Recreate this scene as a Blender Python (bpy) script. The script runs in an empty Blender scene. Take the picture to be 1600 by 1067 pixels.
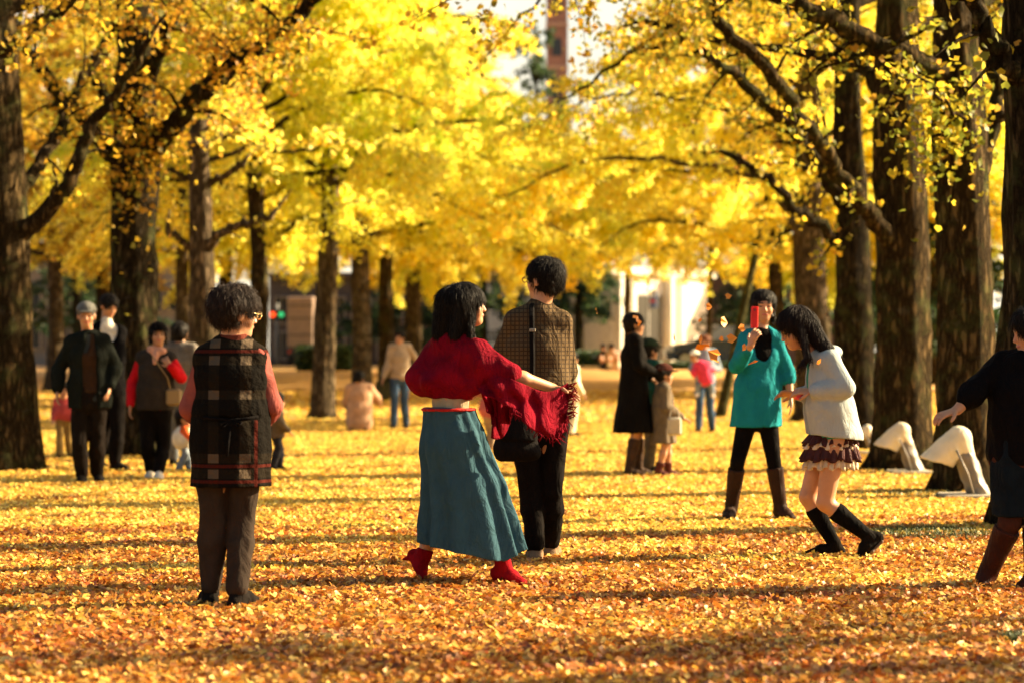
import bpy, math, random
import numpy as np
from mathutils import Vector

# ------------------------------------------------------------------ camera, world, sun, exposure
scene = bpy.context.scene
COL = scene.collection
F = 3778.0            # focal length in pixels of a 1600 px wide picture (85 mm lens)
CH = 1.15             # camera height
HZ = 563.0            # horizon row
cam_d = bpy.data.cameras.new('camera'); cam = bpy.data.objects.new('camera', cam_d); COL.objects.link(cam)
cam_d.lens = 85.0; cam_d.sensor_width = 36.0; cam_d.clip_end = 3000; cam_d.clip_start = 0.1
cam.location = (0, 0, CH); cam.rotation_euler = (math.radians(90.447), 0, 0)
cam_d.dof.use_dof = True; cam_d.dof.focus_distance = 13.0; cam_d.dof.aperture_fstop = 2.4
scene.camera = cam

SUN_EL = math.radians(27); SUN_AZ = math.radians(17)      # azimuth: right of the view, a little behind the scene
sd = Vector((math.cos(SUN_EL)*math.cos(SUN_AZ), math.cos(SUN_EL)*math.sin(SUN_AZ), math.sin(SUN_EL)))
world = bpy.data.worlds.new('World'); scene.world = world; world.use_nodes = True
wn = world.node_tree; wn.nodes.clear()
wo = wn.nodes.new('ShaderNodeOutputWorld'); wb = wn.nodes.new('ShaderNodeBackground')
ws = wn.nodes.new('ShaderNodeTexSky'); ws.sky_type = 'NISHITA'; ws.sun_disc = False
ws.sun_elevation = SUN_EL; ws.sun_rotation = math.pi/2 - SUN_AZ
ws.air_density = 1.0; ws.dust_density = 3.0; ws.ozone_density = 0.6
wb.inputs['Strength'].default_value = 0.05
wtc = wn.nodes.new('ShaderNodeTexCoord'); wnz = wn.nodes.new('ShaderNodeTexNoise'); wnz.inputs['Scale'].default_value = 2.2; wnz.inputs['Detail'].default_value = 6
wrp = wn.nodes.new('ShaderNodeValToRGB'); wrp.color_ramp.elements[0].position = 0.34; wrp.color_ramp.elements[1].position = 0.50
wmx = wn.nodes.new('ShaderNodeMix'); wmx.data_type = 'RGBA'; wmx.inputs[7].default_value = (9.5, 9.0, 8.0, 1)      # bright thin cloud
wn.links.new(wtc.outputs['Generated'], wnz.inputs['Vector']); wn.links.new(wnz.outputs[0], wrp.inputs[0]); 
wsp = wn.nodes.new('ShaderNodeSeparateXYZ'); wn.links.new(wtc.outputs['Generated'], wsp.inputs[0])
wmr = wn.nodes.new('ShaderNodeMapRange'); wmr.inputs['From Min'].default_value = 0.86; wmr.inputs['From Max'].default_value = 0.96; wn.links.new(wsp.outputs[1], wmr.inputs[0])   # the cloud bank stands to the north
wml = wn.nodes.new('ShaderNodeMath'); wml.operation = 'MULTIPLY'; wn.links.new(wrp.outputs[0], wml.inputs[0]); wn.links.new(wmr.outputs[0], wml.inputs[1]); wn.links.new(wml.outputs[0], wmx.inputs[0])
wn.links.new(ws.outputs[0], wmx.inputs[6]); wn.links.new(wmx.outputs[2], wb.inputs[0]); wn.links.new(wb.outputs[0], wo.inputs[0])
sl = bpy.data.lights.new('sun', 'SUN'); so = bpy.data.objects.new('sun', sl); COL.objects.link(so)
sl.energy = 5.0; sl.angle = math.radians(0.53); sl.color = (1.0, 0.84, 0.60)
so.rotation_euler = sd.to_track_quat('Z', 'Y').to_euler()
vs = scene.view_settings
vs.view_transform = 'Standard'; vs.look = 'None'; vs.gamma = 1.0; vs.exposure = 2.05
try:
    vs.use_white_balance = True; vs.white_balance_temperature = 7900; vs.white_balance_tint = 8
except Exception as e:
    print('wb', e)

random.seed(5); rng = np.random.default_rng(11)
V3 = lambda *a: np.array(a, float)
def unit(v): v = np.asarray(v, float); return v/(np.linalg.norm(v)+1e-9)
def gz(y):
    t = min(max((y-42)/38.0, 0), 1); return 0.85*t*t*(3-2*t)
def W(px, py, d): return V3((px-800)/F*d, d, CH+(HZ-py)/F*d)

# ------------------------------------------------------------------ materials
MATS = {}
def nodes(name):
    m = bpy.data.materials.new(name); m.use_nodes = True
    nt = m.node_tree; b = nt.nodes['Principled BSDF']; return m, nt, b
def N(nt, t, **kw):
    n = nt.nodes.new(t)
    for k, v in kw.items():
        if k in n.inputs: n.inputs[k].default_value = v
        else: setattr(n, k, v)
    return n
def coord(nt, scale=(1,1,1)):
    tc = N(nt, 'ShaderNodeTexCoord'); mp = N(nt, 'ShaderNodeMapping'); mp.inputs['Scale'].default_value = scale
    nt.links.new(tc.outputs['Object'], mp.inputs['Vector']); return mp.outputs[0]
def ramp(nt, fac, stops):
    r = N(nt, 'ShaderNodeValToRGB'); e = r.color_ramp.elements
    while len(e) < len(stops): e.new(0.5)
    for i, (p, c) in enumerate(stops): e[i].position = p; e[i].color = (*c, 1)
    nt.links.new(fac, r.inputs[0]); return r.outputs[0]
def bump(nt, b, h, strength=0.4, dist=0.01):
    n = N(nt, 'ShaderNodeBump', Strength=strength, Distance=dist)
    nt.links.new(h, n.inputs['Height']); nt.links.new(n.outputs[0], b.inputs['Normal'])
def cloth(name, col, rough=0.85, weave=260, var=0.25, sheen=0.0, bs=0.35):
    if name in MATS: return MATS[name]
    m, nt, b = nodes(name)
    c = coord(nt); nz = N(nt, 'ShaderNodeTexNoise', Scale=9.0, Detail=5.0, Roughness=0.6)
    nt.links.new(c, nz.inputs['Vector'])
    lo = tuple(x*(1-var) for x in col); hi = tuple(min(1, x*(1+var)) for x in col)
    nt.links.new(ramp(nt, nz.outputs[0], [(0.3, lo), (0.7, hi)]), b.inputs['Base Color'])
    n2 = N(nt, 'ShaderNodeTexNoise', Scale=13.0, Detail=6.0, Roughness=0.55, Distortion=1.4)
    mp = coord(nt, (1, 1, 0.45)); nt.links.new(mp, n2.inputs['Vector'])
    bump(nt, b, n2.outputs[0], min(1, bs*1.5), 0.05)
    b.inputs['Roughness'].default_value = rough; b.inputs['Specular IOR Level'].default_value = 0.04
    b.inputs['Sheen Weight'].default_value = sheen
    MATS[name] = m; return m
def plain(name, col, rough=0.5, metal=0.0, noise=0.12, sc=6.0):
    if name in MATS: return MATS[name]
    m, nt, b = nodes(name)
    c = coord(nt); nz = N(nt, 'ShaderNodeTexNoise', Scale=sc, Detail=6.0)
    nt.links.new(c, nz.inputs['Vector'])
    lo = tuple(x*(1-noise) for x in col); hi = tuple(min(1, x*(1+noise)) for x in col)
    nt.links.new(ramp(nt, nz.outputs[0], [(0.3, lo), (0.7, hi)]), b.inputs['Base Color'])
    b.inputs['Roughness'].default_value = rough; b.inputs['Metallic'].default_value = metal
    MATS[name] = m; return m
def skin_mat():
    if 'skin' in MATS: return MATS['skin']
    m = plain('skin', (0.47, 0.23, 0.125), 0.5, 0, 0.08, 20)
    b = m.node_tree.nodes['Principled BSDF']; b.inputs['Subsurface Weight'].default_value = 0.12
    b.inputs['Subsurface Radius'].default_value = (0.02, 0.008, 0.004)
    return m
def hair_mat(name='hair', col=(0.006, 0.004, 0.003)):
    if name in MATS: return MATS[name]
    m, nt, b = nodes(name)
    c = coord(nt, (1, 1, 0.12)); nz = N(nt, 'ShaderNodeTexNoise', Scale=150.0, Detail=3.0)
    nt.links.new(c, nz.inputs['Vector'])
    nt.links.new(ramp(nt, nz.outputs[0], [(0.35, tuple(x*0.6 for x in col)), (0.7, tuple(x*1.9 for x in col))]), b.inputs['Base Color'])
    bump(nt, b, nz.outputs[0], 0.7, 0.01); b.inputs['Roughness'].default_value = 0.55; b.inputs['Specular IOR Level'].default_value = 0.14
    MATS[name] = m; return m
def mth(nt, op, a, b=None, c=None):
    n = N(nt, 'ShaderNodeMath', operation=op)
    for i, v in enumerate((a, b, c)):
        if v is None: continue
        if isinstance(v, (int, float)): n.inputs[i].default_value = v
        else: nt.links.new(v, n.inputs[i])
    return n.outputs[0]
def mixc(nt, fac, a, b):
    n = N(nt, 'ShaderNodeMix', data_type='RGBA'); nt.links.new(fac, n.inputs[0])
    for s, v in ((6, a), (7, b)):
        if isinstance(v, tuple): n.inputs[s].default_value = (*v, 1)
        else: nt.links.new(v, n.inputs[s])
    return n.outputs[2]
def bands(nt, s, centers, w):
    """1 inside any of the bands (centre +- w/2) of scalar s"""
    out = None
    for c in centers:
        d = mth(nt, 'LESS_THAN', mth(nt, 'ABSOLUTE', mth(nt, 'SUBTRACT', s, c)), w/2)
        out = d if out is None else mth(nt, 'MAXIMUM', out, d)
    return out
def leaf_mat(name, trans=0.45, rough=0.5):
    if name in MATS: return MATS[name]
    m, nt, b = nodes(name)
    at = N(nt, 'ShaderNodeAttribute', attribute_name='col')
    nt.links.new(at.outputs['Color'], b.inputs['Base Color']); b.inputs['Roughness'].default_value = rough
    b.inputs['Specular IOR Level'].default_value = 0.3
    tr = N(nt, 'ShaderNodeBsdfTranslucent'); nt.links.new(at.outputs['Color'], tr.inputs[0])
    mx = N(nt, 'ShaderNodeMixShader'); mx.inputs[0].default_value = trans
    out = nt.nodes['Material Output']
    nt.links.new(b.outputs[0], mx.inputs[1]); nt.links.new(tr.outputs[0], mx.inputs[2]); nt.links.new(mx.outputs[0], out.inputs[0])
    MATS[name] = m; return m
def bark_mat(name, col, moss=0.35):
    if name in MATS: return MATS[name]
    m, nt, b = nodes(name)
    c = coord(nt, (1, 1, 0.22)); v = N(nt, 'ShaderNodeTexVoronoi', Scale=15.0); v.feature = 'DISTANCE_TO_EDGE'
    wv = N(nt, 'ShaderNodeTexNoise', Scale=7.0, Detail=8.0, Roughness=0.7); nt.links.new(c, wv.inputs['Vector'])
    ad = N(nt, 'ShaderNodeVectorMath', operation='MULTIPLY_ADD'); nt.links.new(wv.outputs[1], ad.inputs[0])
    ad.inputs[1].default_value = (0.22, 0.22, 0.22); nt.links.new(c, ad.inputs[2]); nt.links.new(ad.outputs[0], v.inputs['Vector'])
    rr = ramp(nt, v.outputs[0], [(0.0, tuple(x*0.3 for x in col)), (0.14, tuple(x*0.85 for x in col)), (0.45, tuple(x*1.7 for x in col))])
    n2 = N(nt, 'ShaderNodeTexNoise', Scale=3.2, Detail=6.0, Roughness=0.7); nt.links.new(coord(nt), n2.inputs['Vector'])
    f = ramp(nt, n2.outputs[0], [(0.5, (0, 0, 0)), (0.68, (moss, moss, moss))])
    sp = N(nt, 'ShaderNodeSeparateColor'); nt.links.new(f, sp.inputs[0])
    base = mixc(nt, sp.outputs[0], rr, (0.07, 0.085, 0.03))
    n3 = N(nt, 'ShaderNodeTexNoise', Scale=9.0, Detail=4.0); nt.links.new(coord(nt), n3.inputs['Vector'])
    f3 = ramp(nt, n3.outputs[0], [(0.62, (0, 0, 0)), (0.74, (0.16, 0.16, 0.16))])
    sp3 = N(nt, 'ShaderNodeSeparateColor'); nt.links.new(f3, sp3.inputs[0])
    nt.links.new(mixc(nt, sp3.outputs[0], base, (0.26, 0.24, 0.19)), b.inputs['Base Color'])
    hh = mth(nt, 'ADD', mth(nt, 'MINIMUM', v.outputs[0], 0.25), mth(nt, 'MULTIPLY', wv.outputs[0], 0.25))
    bump(nt, b, hh, 1.0, 0.15); b.inputs['Roughness'].default_value = 1.0; b.inputs['Specular IOR Level'].default_value = 0.05
    MATS[name] = m; return m

# ------------------------------------------------------------------ object helpers
def tag(o, label, cat, group=None, kind=None):
    o['label'] = label; o['category'] = cat
    if group: o['group'] = group
    if kind: o['kind'] = kind
    return o
def empty(name, loc, label, cat, group=None):
    o = bpy.data.objects.new(name, None); COL.objects.link(o); o.location = tuple(loc); o.empty_display_size = 0.2
    return tag(o, label, cat, group)
def mesh_np(name, verts, faces, mats, parent=None, smooth=True, fsize=4, cols=None, midx=None):
    me = bpy.data.meshes.new(name); v = np.asarray(verts, np.float32); f = np.asarray(faces, np.int32)
    me.vertices.add(len(v)); me.vertices.foreach_set('co', v.ravel())
    me.loops.add(f.size); me.loops.foreach_set('vertex_index', f.ravel())
    me.polygons.add(len(f)); me.polygons.foreach_set('loop_start', np.arange(0, f.size, fsize, dtype=np.int32))
    me.polygons.foreach_set('loop_total', np.full(len(f), fsize, np.int32))
    if smooth: me.polygons.foreach_set('use_smooth', np.ones(len(f), bool))
    for m in (mats if isinstance(mats, (list, tuple)) else [mats]): me.materials.append(m)
    if midx is not None: me.polygons.foreach_set('material_index', midx.astype(np.int32))
    me.update(calc_edges=True)
    if cols is not None:
        a = me.color_attributes.new('col', 'FLOAT_COLOR', 'POINT')
        c = np.ones((len(v), 4), np.float32); c[:, :3] = cols; a.data.foreach_set('color', c.ravel())
    o = bpy.data.objects.new(name, me); COL.objects.link(o); o.parent = parent
    return o
class MB:
    """collects boxes, tubes and lathes into one mesh"""
    def __init__(s): s.v = []; s.f = []
    def add(s, vs, fs):
        n = len(s.v); s.v += [tuple(map(float, v)) for v in vs]; s.f += [tuple(n+i for i in f) for f in fs]; return s
    def box(s, x0, x1, y0, y1, z0, z1, bev=0.0):
        if bev > 0:
            b = bev; vs = []
            for (z, k) in ((z0, b), (z0+b, 0), (z1-b, 0), (z1, b)):
                xs0, xs1, ys0, ys1 = x0+k, x1-k, y0+k, y1-k; c = b
                vs += [(xs0+c, ys0, z), (xs1-c, ys0, z), (xs1, ys0+c, z), (xs1, ys1-c, z), (xs1-c, ys1, z), (xs0+c, ys1, z), (xs0, ys1-c, z), (xs0, ys0+c, z)]
            fs = [tuple(range(7, -1, -1)), tuple(range(24, 32))]
            for r in range(3):
                for i in range(8): j = (i+1) % 8; fs.append((r*8+i, r*8+j, r*8+8+j, r*8+8+i))
            return s.add(vs, fs)
        vs = [(x, y, z) for z in (z0, z1) for x, y in ((x0, y0), (x1, y0), (x1, y1), (x0, y1))]
        return s.add(vs, [(3, 2, 1, 0), (4, 5, 6, 7), (0, 1, 5, 4), (1, 2, 6, 5), (2, 3, 7, 6), (3, 0, 4, 7)])
    def tube(s, pts, rad, n=10, cap=True):
        pts = [np.asarray(p, float) for p in pts]
        if not hasattr(rad, '__len__'): rad = [rad]*len(pts)
        vs = []; up = V3(0, 0, 1)
        t0 = unit(pts[1]-pts[0])
        a = unit(np.cross(t0, up if abs(t0[2]) < 0.9 else V3(1, 0, 0)))
        for i, p in enumerate(pts):
            t = unit(pts[min(i+1, len(pts)-1)]-pts[max(i-1, 0)])
            a = unit(a - t*np.dot(a, t)); b = np.cross(t, a)
            for k in range(n):
                an = 2*math.pi*k/n; vs.append(p + rad[i]*(math.cos(an)*a + math.sin(an)*b))
        fs = [(i*n+k, i*n+(k+1) % n, (i+1)*n+(k+1) % n, (i+1)*n+k) for i in range(len(pts)-1) for k in range(n)]
        if cap: fs += [tuple(range(n-1, -1, -1)), tuple(range((len(pts)-1)*n, len(pts)*n))]
        return s.add(vs, fs)
    def lathe(s, o, axis, prof, n=24):
        axis = unit(axis); o = np.asarray(o, float)
        a = unit(np.cross(axis, V3(0, 0, 1) if abs(axis[2]) < 0.9 else V3(1, 0, 0))); b = np.cross(axis, a)
        vs = [o+axis*h+r*(math.cos(2*math.pi*k/n)*a+math.sin(2*math.pi*k/n)*b) for (h, r) in prof for k in range(n)]
        fs = [(i*n+k, i*n+(k+1) % n, (i+1)*n+(k+1) % n, (i+1)*n+k) for i in range(len(prof)-1) for k in range(n)]
        return s.add(vs, fs)
    def prism(s, poly, y0, y1):
        """outline in x,z extruded in y"""
        n = len(poly); vs = [(x, y0, z) for x, z in poly]+[(x, y1, z) for x, z in poly]
        return s.add(vs, [tuple(range(n)), tuple(range(2*n-1, n-1, -1))]+[(i, i+n, (i+1) % n+n, (i+1) % n) for i in range(n)])
    def build(s, name, mat, parent=None, smooth=False, loc=None):
        me = bpy.data.meshes.new(name); me.from_pydata(s.v, [], s.f)
        for m in (mat if isinstance(mat, (list, tuple)) else [mat]): me.materials.append(m)
        me.update()
        if smooth: me.polygons.foreach_set('use_smooth', np.ones(len(me.polygons), bool))
        o = bpy.data.objects.new(name, me); COL.objects.link(o); o.parent = parent
        if loc is not None: o.location = tuple(loc)
        return o

# ------------------------------------------------------------------ implicit surfaces (smooth unions polygonised with surface nets)
def smin(a, b, k):
    if k <= 0: return np.minimum(a, b)
    h = np.clip(0.5+0.5*(b-a)/k, 0, 1); return b+(a-b)*h-k*h*(1-h)
class Cap:
    def __init__(s, a, b, r0, r1=None):
        s.a, s.b = np.asarray(a, float), np.asarray(b, float); s.r0 = r0; s.r1 = r0 if r1 is None else r1
        r = max(s.r0, s.r1); s.lo = np.minimum(s.a, s.b)-r; s.hi = np.maximum(s.a, s.b)+r
    def ev(s, X, Y, Z):
        d = s.b-s.a; L = d@d+1e-12
        t = np.clip(((X-s.a[0])*d[0]+(Y-s.a[1])*d[1]+(Z-s.a[2])*d[2])/L, 0, 1)
        return np.sqrt((X-s.a[0]-t*d[0])**2+(Y-s.a[1]-t*d[1])**2+(Z-s.a[2]-t*d[2])**2)-(s.r0+(s.r1-s.r0)*t)
class Sec:
    """elliptical cone from a to b; u = lateral axis; (w,d) half sizes; fold = (count, amplitude, phase)"""
    def __init__(s, a, b, u, w0, w1, fold=None, end=1.0):
        s.a, s.b = np.asarray(a, float), np.asarray(b, float); s.w0, s.w1, s.fold = w0, w1, fold; s.end = end
        s.ax = unit(s.b-s.a); u = np.asarray(u, float); s.u = unit(u-s.ax*(u@s.ax)); s.n = np.cross(s.ax, s.u)
        r = max(*w0, *w1)*1.15; s.lo = np.minimum(s.a, s.b)-r; s.hi = np.maximum(s.a, s.b)+r
    def ev(s, X, Y, Z):
        d = s.b-s.a; L = d@d+1e-12; x, y, z = X-s.a[0], Y-s.a[1], Z-s.a[2]
        t = np.clip((x*d[0]+y*d[1]+z*d[2])/L, 0, 1); x = x-t*d[0]; y = y-t*d[1]; z = z-t*d[2]
        w = s.w0[0]+(s.w1[0]-s.w0[0])*t; h = s.w0[1]+(s.w1[1]-s.w0[1])*t; m = np.minimum(w, h)
        p = x*s.u[0]+y*s.u[1]+z*s.u[2]; q = x*s.n[0]+y*s.n[1]+z*s.n[2]; r = x*s.ax[0]+y*s.ax[1]+z*s.ax[2]
        f = (np.sqrt((p/w)**2+(q/h)**2+(r/(m*s.end))**2)-1)*m
        if s.fold:
            c, am, ph = s.fold; th = np.arctan2(q/h, p/w)
            f = f-am*(0.55+0.45*t)*(0.6*np.sin(c*th+ph)+0.4*np.sin((c*0.5+1.0)//1*2*th+ph*2.3))
        return f
class Ell:
    def __init__(s, c, r, fr=None):
        s.c = np.asarray(c, float); s.r = r; s.fr = fr if fr is not None else np.eye(3)
        m = max(r); s.lo = s.c-m; s.hi = s.c+m
    def ev(s, X, Y, Z):
        x, y, z = X-s.c[0], Y-s.c[1], Z-s.c[2]; f = s.fr
        p = [(x*f[i][0]+y*f[i][1]+z*f[i][2])/s.r[i] for i in range(3)]
        return (np.sqrt(p[0]**2+p[1]**2+p[2]**2)-1)*min(s.r)
def wrink(X, Y, Z, sc, seed):
    r = np.random.default_rng(seed); out = 0
    for o in range(3):
        for _ in range(2):
            k = r.normal(size=3)*sc*(1.9**o); k[2] *= 0.6; ph = r.uniform(0, 6.28)
            out = out+np.sin(k[0]*X+k[1]*Y+k[2]*Z+ph+1.3*np.sin(k[1]*0.6*X-k[0]*0.5*Z+ph))*(0.62**o)
    return out/3
def sdf_mesh(items, h, noise=0.0, nsc=14.0, seed=1):
    """items: ('+',prim,k) union | ('-',prim,k) subtract | ('c',point,normal) keep the side opposite to normal"""
    ps = [it[1] for it in items if it[0] == '+']
    lo = np.min([p.lo for p in ps], 0)-0.02-2*h; hi = np.max([p.hi for p in ps], 0)+0.02+2*h
    n = np.ceil((hi-lo)/h).astype(int)+2
    ax = [(lo[i]+h*np.arange(n[i])).astype(np.float32) for i in range(3)]
    f = np.full(n, 0.3, np.float32)
    def blk(p, m):
        a = np.clip(((p.lo-m-lo)/h).astype(int), 0, n-1); b = np.clip(((p.hi+m-lo)/h).astype(int)+2, 1, n)
        return tuple(slice(a[i], b[i]) for i in range(3))
    for it in items:
        if it[0] == 'c':
            p, nn = it[1], unit(it[2])
            f = np.maximum(f, (ax[0][:, None, None]-p[0])*nn[0]+(ax[1][None, :, None]-p[1])*nn[1]+(ax[2][None, None, :]-p[2])*nn[2]).astype(np.float32)
            continue
        p, k = it[1], it[2]; s = blk(p, max(k, 0.01)+2.5*h)
        e = p.ev(ax[0][s[0]][:, None, None], ax[1][s[1]][None, :, None], ax[2][s[2]][None, None, :]).astype(np.float32)
        if it[0] == '+': f[s] = smin(f[s], e, k)
        else: f[s] = -smin(-f[s], e, k)
    if noise > 0:
        I = np.nonzero(np.abs(f) < 0.04)
        f[I] += noise*wrink(ax[0][I[0]], ax[1][I[1]], ax[2][I[2]], nsc, seed)
    f[0], f[-1] = 0.3, 0.3; f[:, 0], f[:, -1] = 0.3, 0.3; f[:, :, 0], f[:, :, -1] = 0.3, 0.3
    s = f < 0
    c = np.zeros(np.array(f.shape)-1, np.uint8)
    off = [(i, j, k) for i in (0, 1) for j in (0, 1) for k in (0, 1)]
    nx, ny, nz = c.shape
    for (i, j, k) in off: c += s[i:i+nx, j:j+ny, k:k+nz]
    I, J, K = np.nonzero((c > 0) & (c < 8)); idx = np.full(c.shape, -1, np.int32); idx[I, J, K] = np.arange(len(I))
    val = {o: f[I+o[0], J+o[1], K+o[2]] for o in off}; pos = np.zeros((len(I), 3)); cnt = np.zeros(len(I))
    for o in off:
        for d in range(3):
            if o[d]: continue
            q = list(o); q[d] = 1; q = tuple(q); va, vb = val[o], val[q]; m = (va < 0) != (vb < 0)
            t = np.where(m, va/np.where(m, va-vb, 1), 0); pt = np.tile(np.array(o, float), (len(I), 1)); pt[:, d] += t
            pos += pt*m[:, None]; cnt += m
    verts = (pos/cnt[:, None]+np.stack([I, J, K], 1))*h+lo
    quads = []
    for d in range(3):
        a = [slice(None)]*3; b = [slice(None)]*3; a[d] = slice(0, -1); b[d] = slice(1, None)
        sa, sb = s[tuple(a)], s[tuple(b)]; E = np.nonzero(sa != sb); E = [x for x in E]; inside = sa[tuple(E)]
        e1, e2 = (d+1) % 3, (d+2) % 3
        def cell(o1, o2):
            g = [x.copy() for x in E]; g[e1] = g[e1]+o1; g[e2] = g[e2]+o2; return idx[g[0], g[1], g[2]]
        q = np.stack([cell(-1, -1), cell(0, -1), cell(0, 0), cell(-1, 0)], 1)
        q[~inside] = q[~inside][:, ::-1]; quads.append(q)
    quads = np.concatenate(quads); quads = quads[(quads >= 0).all(1)]
    # light smoothing
    e = np.concatenate([quads[:, [0, 1]], quads[:, [1, 2]], quads[:, [2, 3]], quads[:, [3, 0]]])
    acc = np.zeros_like(verts); cn = np.zeros(len(verts))
    for i in range(3):
        acc[:, i] = np.bincount(e[:, 0], verts[e[:, 1], i], len(verts)) + np.bincount(e[:, 1], verts[e[:, 0], i], len(verts))
    cn = np.bincount(e[:, 0], minlength=len(verts))+np.bincount(e[:, 1], minlength=len(verts))
    verts = 0.6*verts+0.4*acc/np.maximum(cn, 1)[:, None]
    return verts, quads

# ------------------------------------------------------------------ people
def hand(w, d, nrm, curl=0.35, ts=1, s=1.0, spread=0.1):
    d = unit(d); nrm = unit(nrm-d*np.dot(nrm, d)); l = np.cross(d, nrm)*ts; out = []
    out.append(('+', Sec(w+0.0*d, w+0.08*s*d, l, (0.024*s, 0.017*s), (0.038*s, 0.013*s)), 0.012))
    for i, L in enumerate((0.068, 0.077, 0.071, 0.056)):
        p = w+0.086*s*d+l*(0.0295-0.0195*i)*s; dr = unit(d+l*(0.13-0.09*i)*(1+spread)); a = curl*(0.5+0.12*i)
        for j, (fr, r) in enumerate(((0.45, 0.0088), (0.3, 0.0080), (0.25, 0.0070))):
            dr2 = unit(dr*math.cos(a)+nrm*math.sin(a)); q = p+dr2*L*fr*s
            out.append(('+', Cap(p, q, r*s, (r-0.0008)*s), 0.003)); p = q; a += curl*(0.9 if j == 0 else 0.6)
    p = w+0.028*s*d+l*0.026*s; dr = unit(0.62*d+0.72*l+0.25*nrm); q = p+dr*0.036*s
    out.append(('+', Cap(p, q, 0.0125*s, 0.0105*s), 0.006)); r = q+unit(0.8*d+0.35*l+0.45*nrm)*0.032*s
    out.append(('+', Cap(q, r, 0.0105*s, 0.0085*s), 0.003))
    return out
EYE = None
class Fig:
    """A person. Joints are given as (px, py, dy) measured on the photo at distance D+dy, or ('g', px, z, dy)."""
    def __init__(s, D, px0, label, J, yaw=0, pitch=0, roll=0, hs=1.0, sc=1.0, vox=0.006, group=None, hands=None, cat='person', gz0=0.0, tw=1.0):
        s.D = D; s.tw = tw; s.bx = (px0-800)/F*D; s.sc = sc; s.vox = vox; s.hs = hs; s.gz0 = gz0
        s.root = empty('person', (s.bx, D, gz0), label, cat, group)
        s.J = {k: s.P(*v) for k, v in J.items()}; s.hands = hands or {}
        y, p, r = map(math.radians, (yaw, pitch, roll))
        # yaw 0 = facing away from camera, +90 = facing image right, 180 = facing camera
        f = V3(math.sin(y)*math.cos(p), math.cos(y)*math.cos(p), math.sin(p))
        rt = unit(np.cross(f, V3(0, 0, 1))); up = np.cross(rt, f)
        rt, up = rt*math.cos(r)+up*math.sin(r), up*math.cos(r)-rt*math.sin(r)
        s.HF = np.array([rt, f, up]); s.HC = s.J['head']
        s.body()
    def P(s, *a):
        if a[0] == 'g':
            d = s.D+a[3]; return V3((a[1]-800)/F*d-s.bx, a[3], a[2])
        px, py, dy = a; d = s.D+dy; return V3((px-800)/F*d-s.bx, dy, CH+(HZ-py)/F*d-s.gz0)
    def H(s, r, f, u): return s.HC+s.hs*(r*s.HF[0]+f*s.HF[1]+u*s.HF[2])
    def he(s, c, r, k, op='+'): return (op, Ell(s.H(*c), tuple(x*s.hs for x in r), s.HF), k)
    def head_items(s):
        o = [s.he((0, -0.012, 0.028), (0.074, 0.092, 0.082), 0), s.he((0, 0.022, -0.03), (0.057, 0.064, 0.078), 0.03),
             s.he((0, 0.055, -0.088), (0.026, 0.024, 0.02), 0.03), s.he((-0.034, 0.052, -0.03), (0.026, 0.026, 0.03), 0.015),
             s.he((0.034, 0.052, -0.03), (0.026, 0.026, 0.03), 0.015), s.he((0, 0.07, 0.026), (0.048, 0.016, 0.014), 0.015),
             s.he((-0.03, 0.094, 0.003), (0.015, 0.012, 0.010), 0.01, '-'), s.he((0.03, 0.094, 0.003), (0.015, 0.012, 0.010), 0.01, '-'),
             s.he((-0.03, 0.072, 0.003), (0.013, 0.013, 0.010), 0.004), s.he((0.03, 0.072, 0.003), (0.013, 0.013, 0.010), 0.004),
             ('+', Cap(s.H(0, 0.085, 0.008), s.H(0, 0.099, -0.026), 0.006*s.hs, 0.009*s.hs), 0.008),
             s.he((0, 0.095, -0.032), (0.016, 0.010, 0.008), 0.006),
             s.he((0, 0.083, -0.056), (0.023, 0.010, 0.0085), 0.006),
             s.he((-0.077, -0.008, -0.008), (0.009, 0.02, 0.031), 0.006), s.he((0.077, -0.008, -0.008), (0.009, 0.02, 0.031), 0.006)]
        return o
    def lat(s, a, b): return unit(s.J[b]-s.J[a])
    def torso(s, e=0.0, k=0.04, we=0.0, low=0.0):
        """elliptical torso from pelvis to shoulders, inflated by e"""
        J = s.J; q = s.sc*s.tw; us = s.lat('shL', 'shR'); uh = s.lat('hipL', 'hipR'); pel = J['pel']; ch = J['chest']; nk = J['neck']
        ws = pel+(ch-pel)*0.45; hw = 0.155*q
        wv = (J['shR']-J['shL']); shw = max(np.linalg.norm(wv)/2, 0.1*q)
        return [('+', Sec(pel-unit(ch-pel)*0.02*q, ws, uh, (hw+e, 0.112*q+e), (0.125*q+e+we, 0.092*q+e+we)), k),
                ('+', Sec(ws, ch, us, (0.125*q+e+we, 0.092*q+e+we), (0.148*q+e, 0.108*q+e)), k),
                ('+', Sec(ch, ch+(nk-ch)*0.6, us, (0.148*q+e, 0.108*q+e), (0.125*q+e, 0.075*q+e)), k),
                ('+', Cap(J['shL'], nk-(nk-ch)*0.16, 0.048*q+e, 0.052*q+e), k), ('+', Cap(J['shR'], nk-(nk-ch)*0.16, 0.048*q+e, 0.052*q+e), k)]
    def arm(s, S, e=0.0, t=1.0, k=0.02, m=1.0):
        """t: 0..2, how far the tube reaches (1 = elbow, 2 = wrist)"""
        q = s.sc; a, b, c = s.J['sh'+S], s.J['el'+S], s.J['wr'+S]; o = []
        t1 = min(t, 1); b1 = a+(b-a)*t1; r0, r1 = (0.046*q+e)*m, (0.036*q+e)*m
        o.append(('+', Cap(a, b1, r0, r0+(r1-r0)*t1), k))
        if t > 1:
            t2 = t-1; mid = b+(c-b)*0.3
            o.append(('+', Cap(b, mid, r1, (0.037*q+e)*m), k)); o.append(('+', Cap(mid, b+(c-b)*max(t2, 0.31), (0.037*q+e)*m, (0.026*q+e*0.9)*m), k))
        return o
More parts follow.
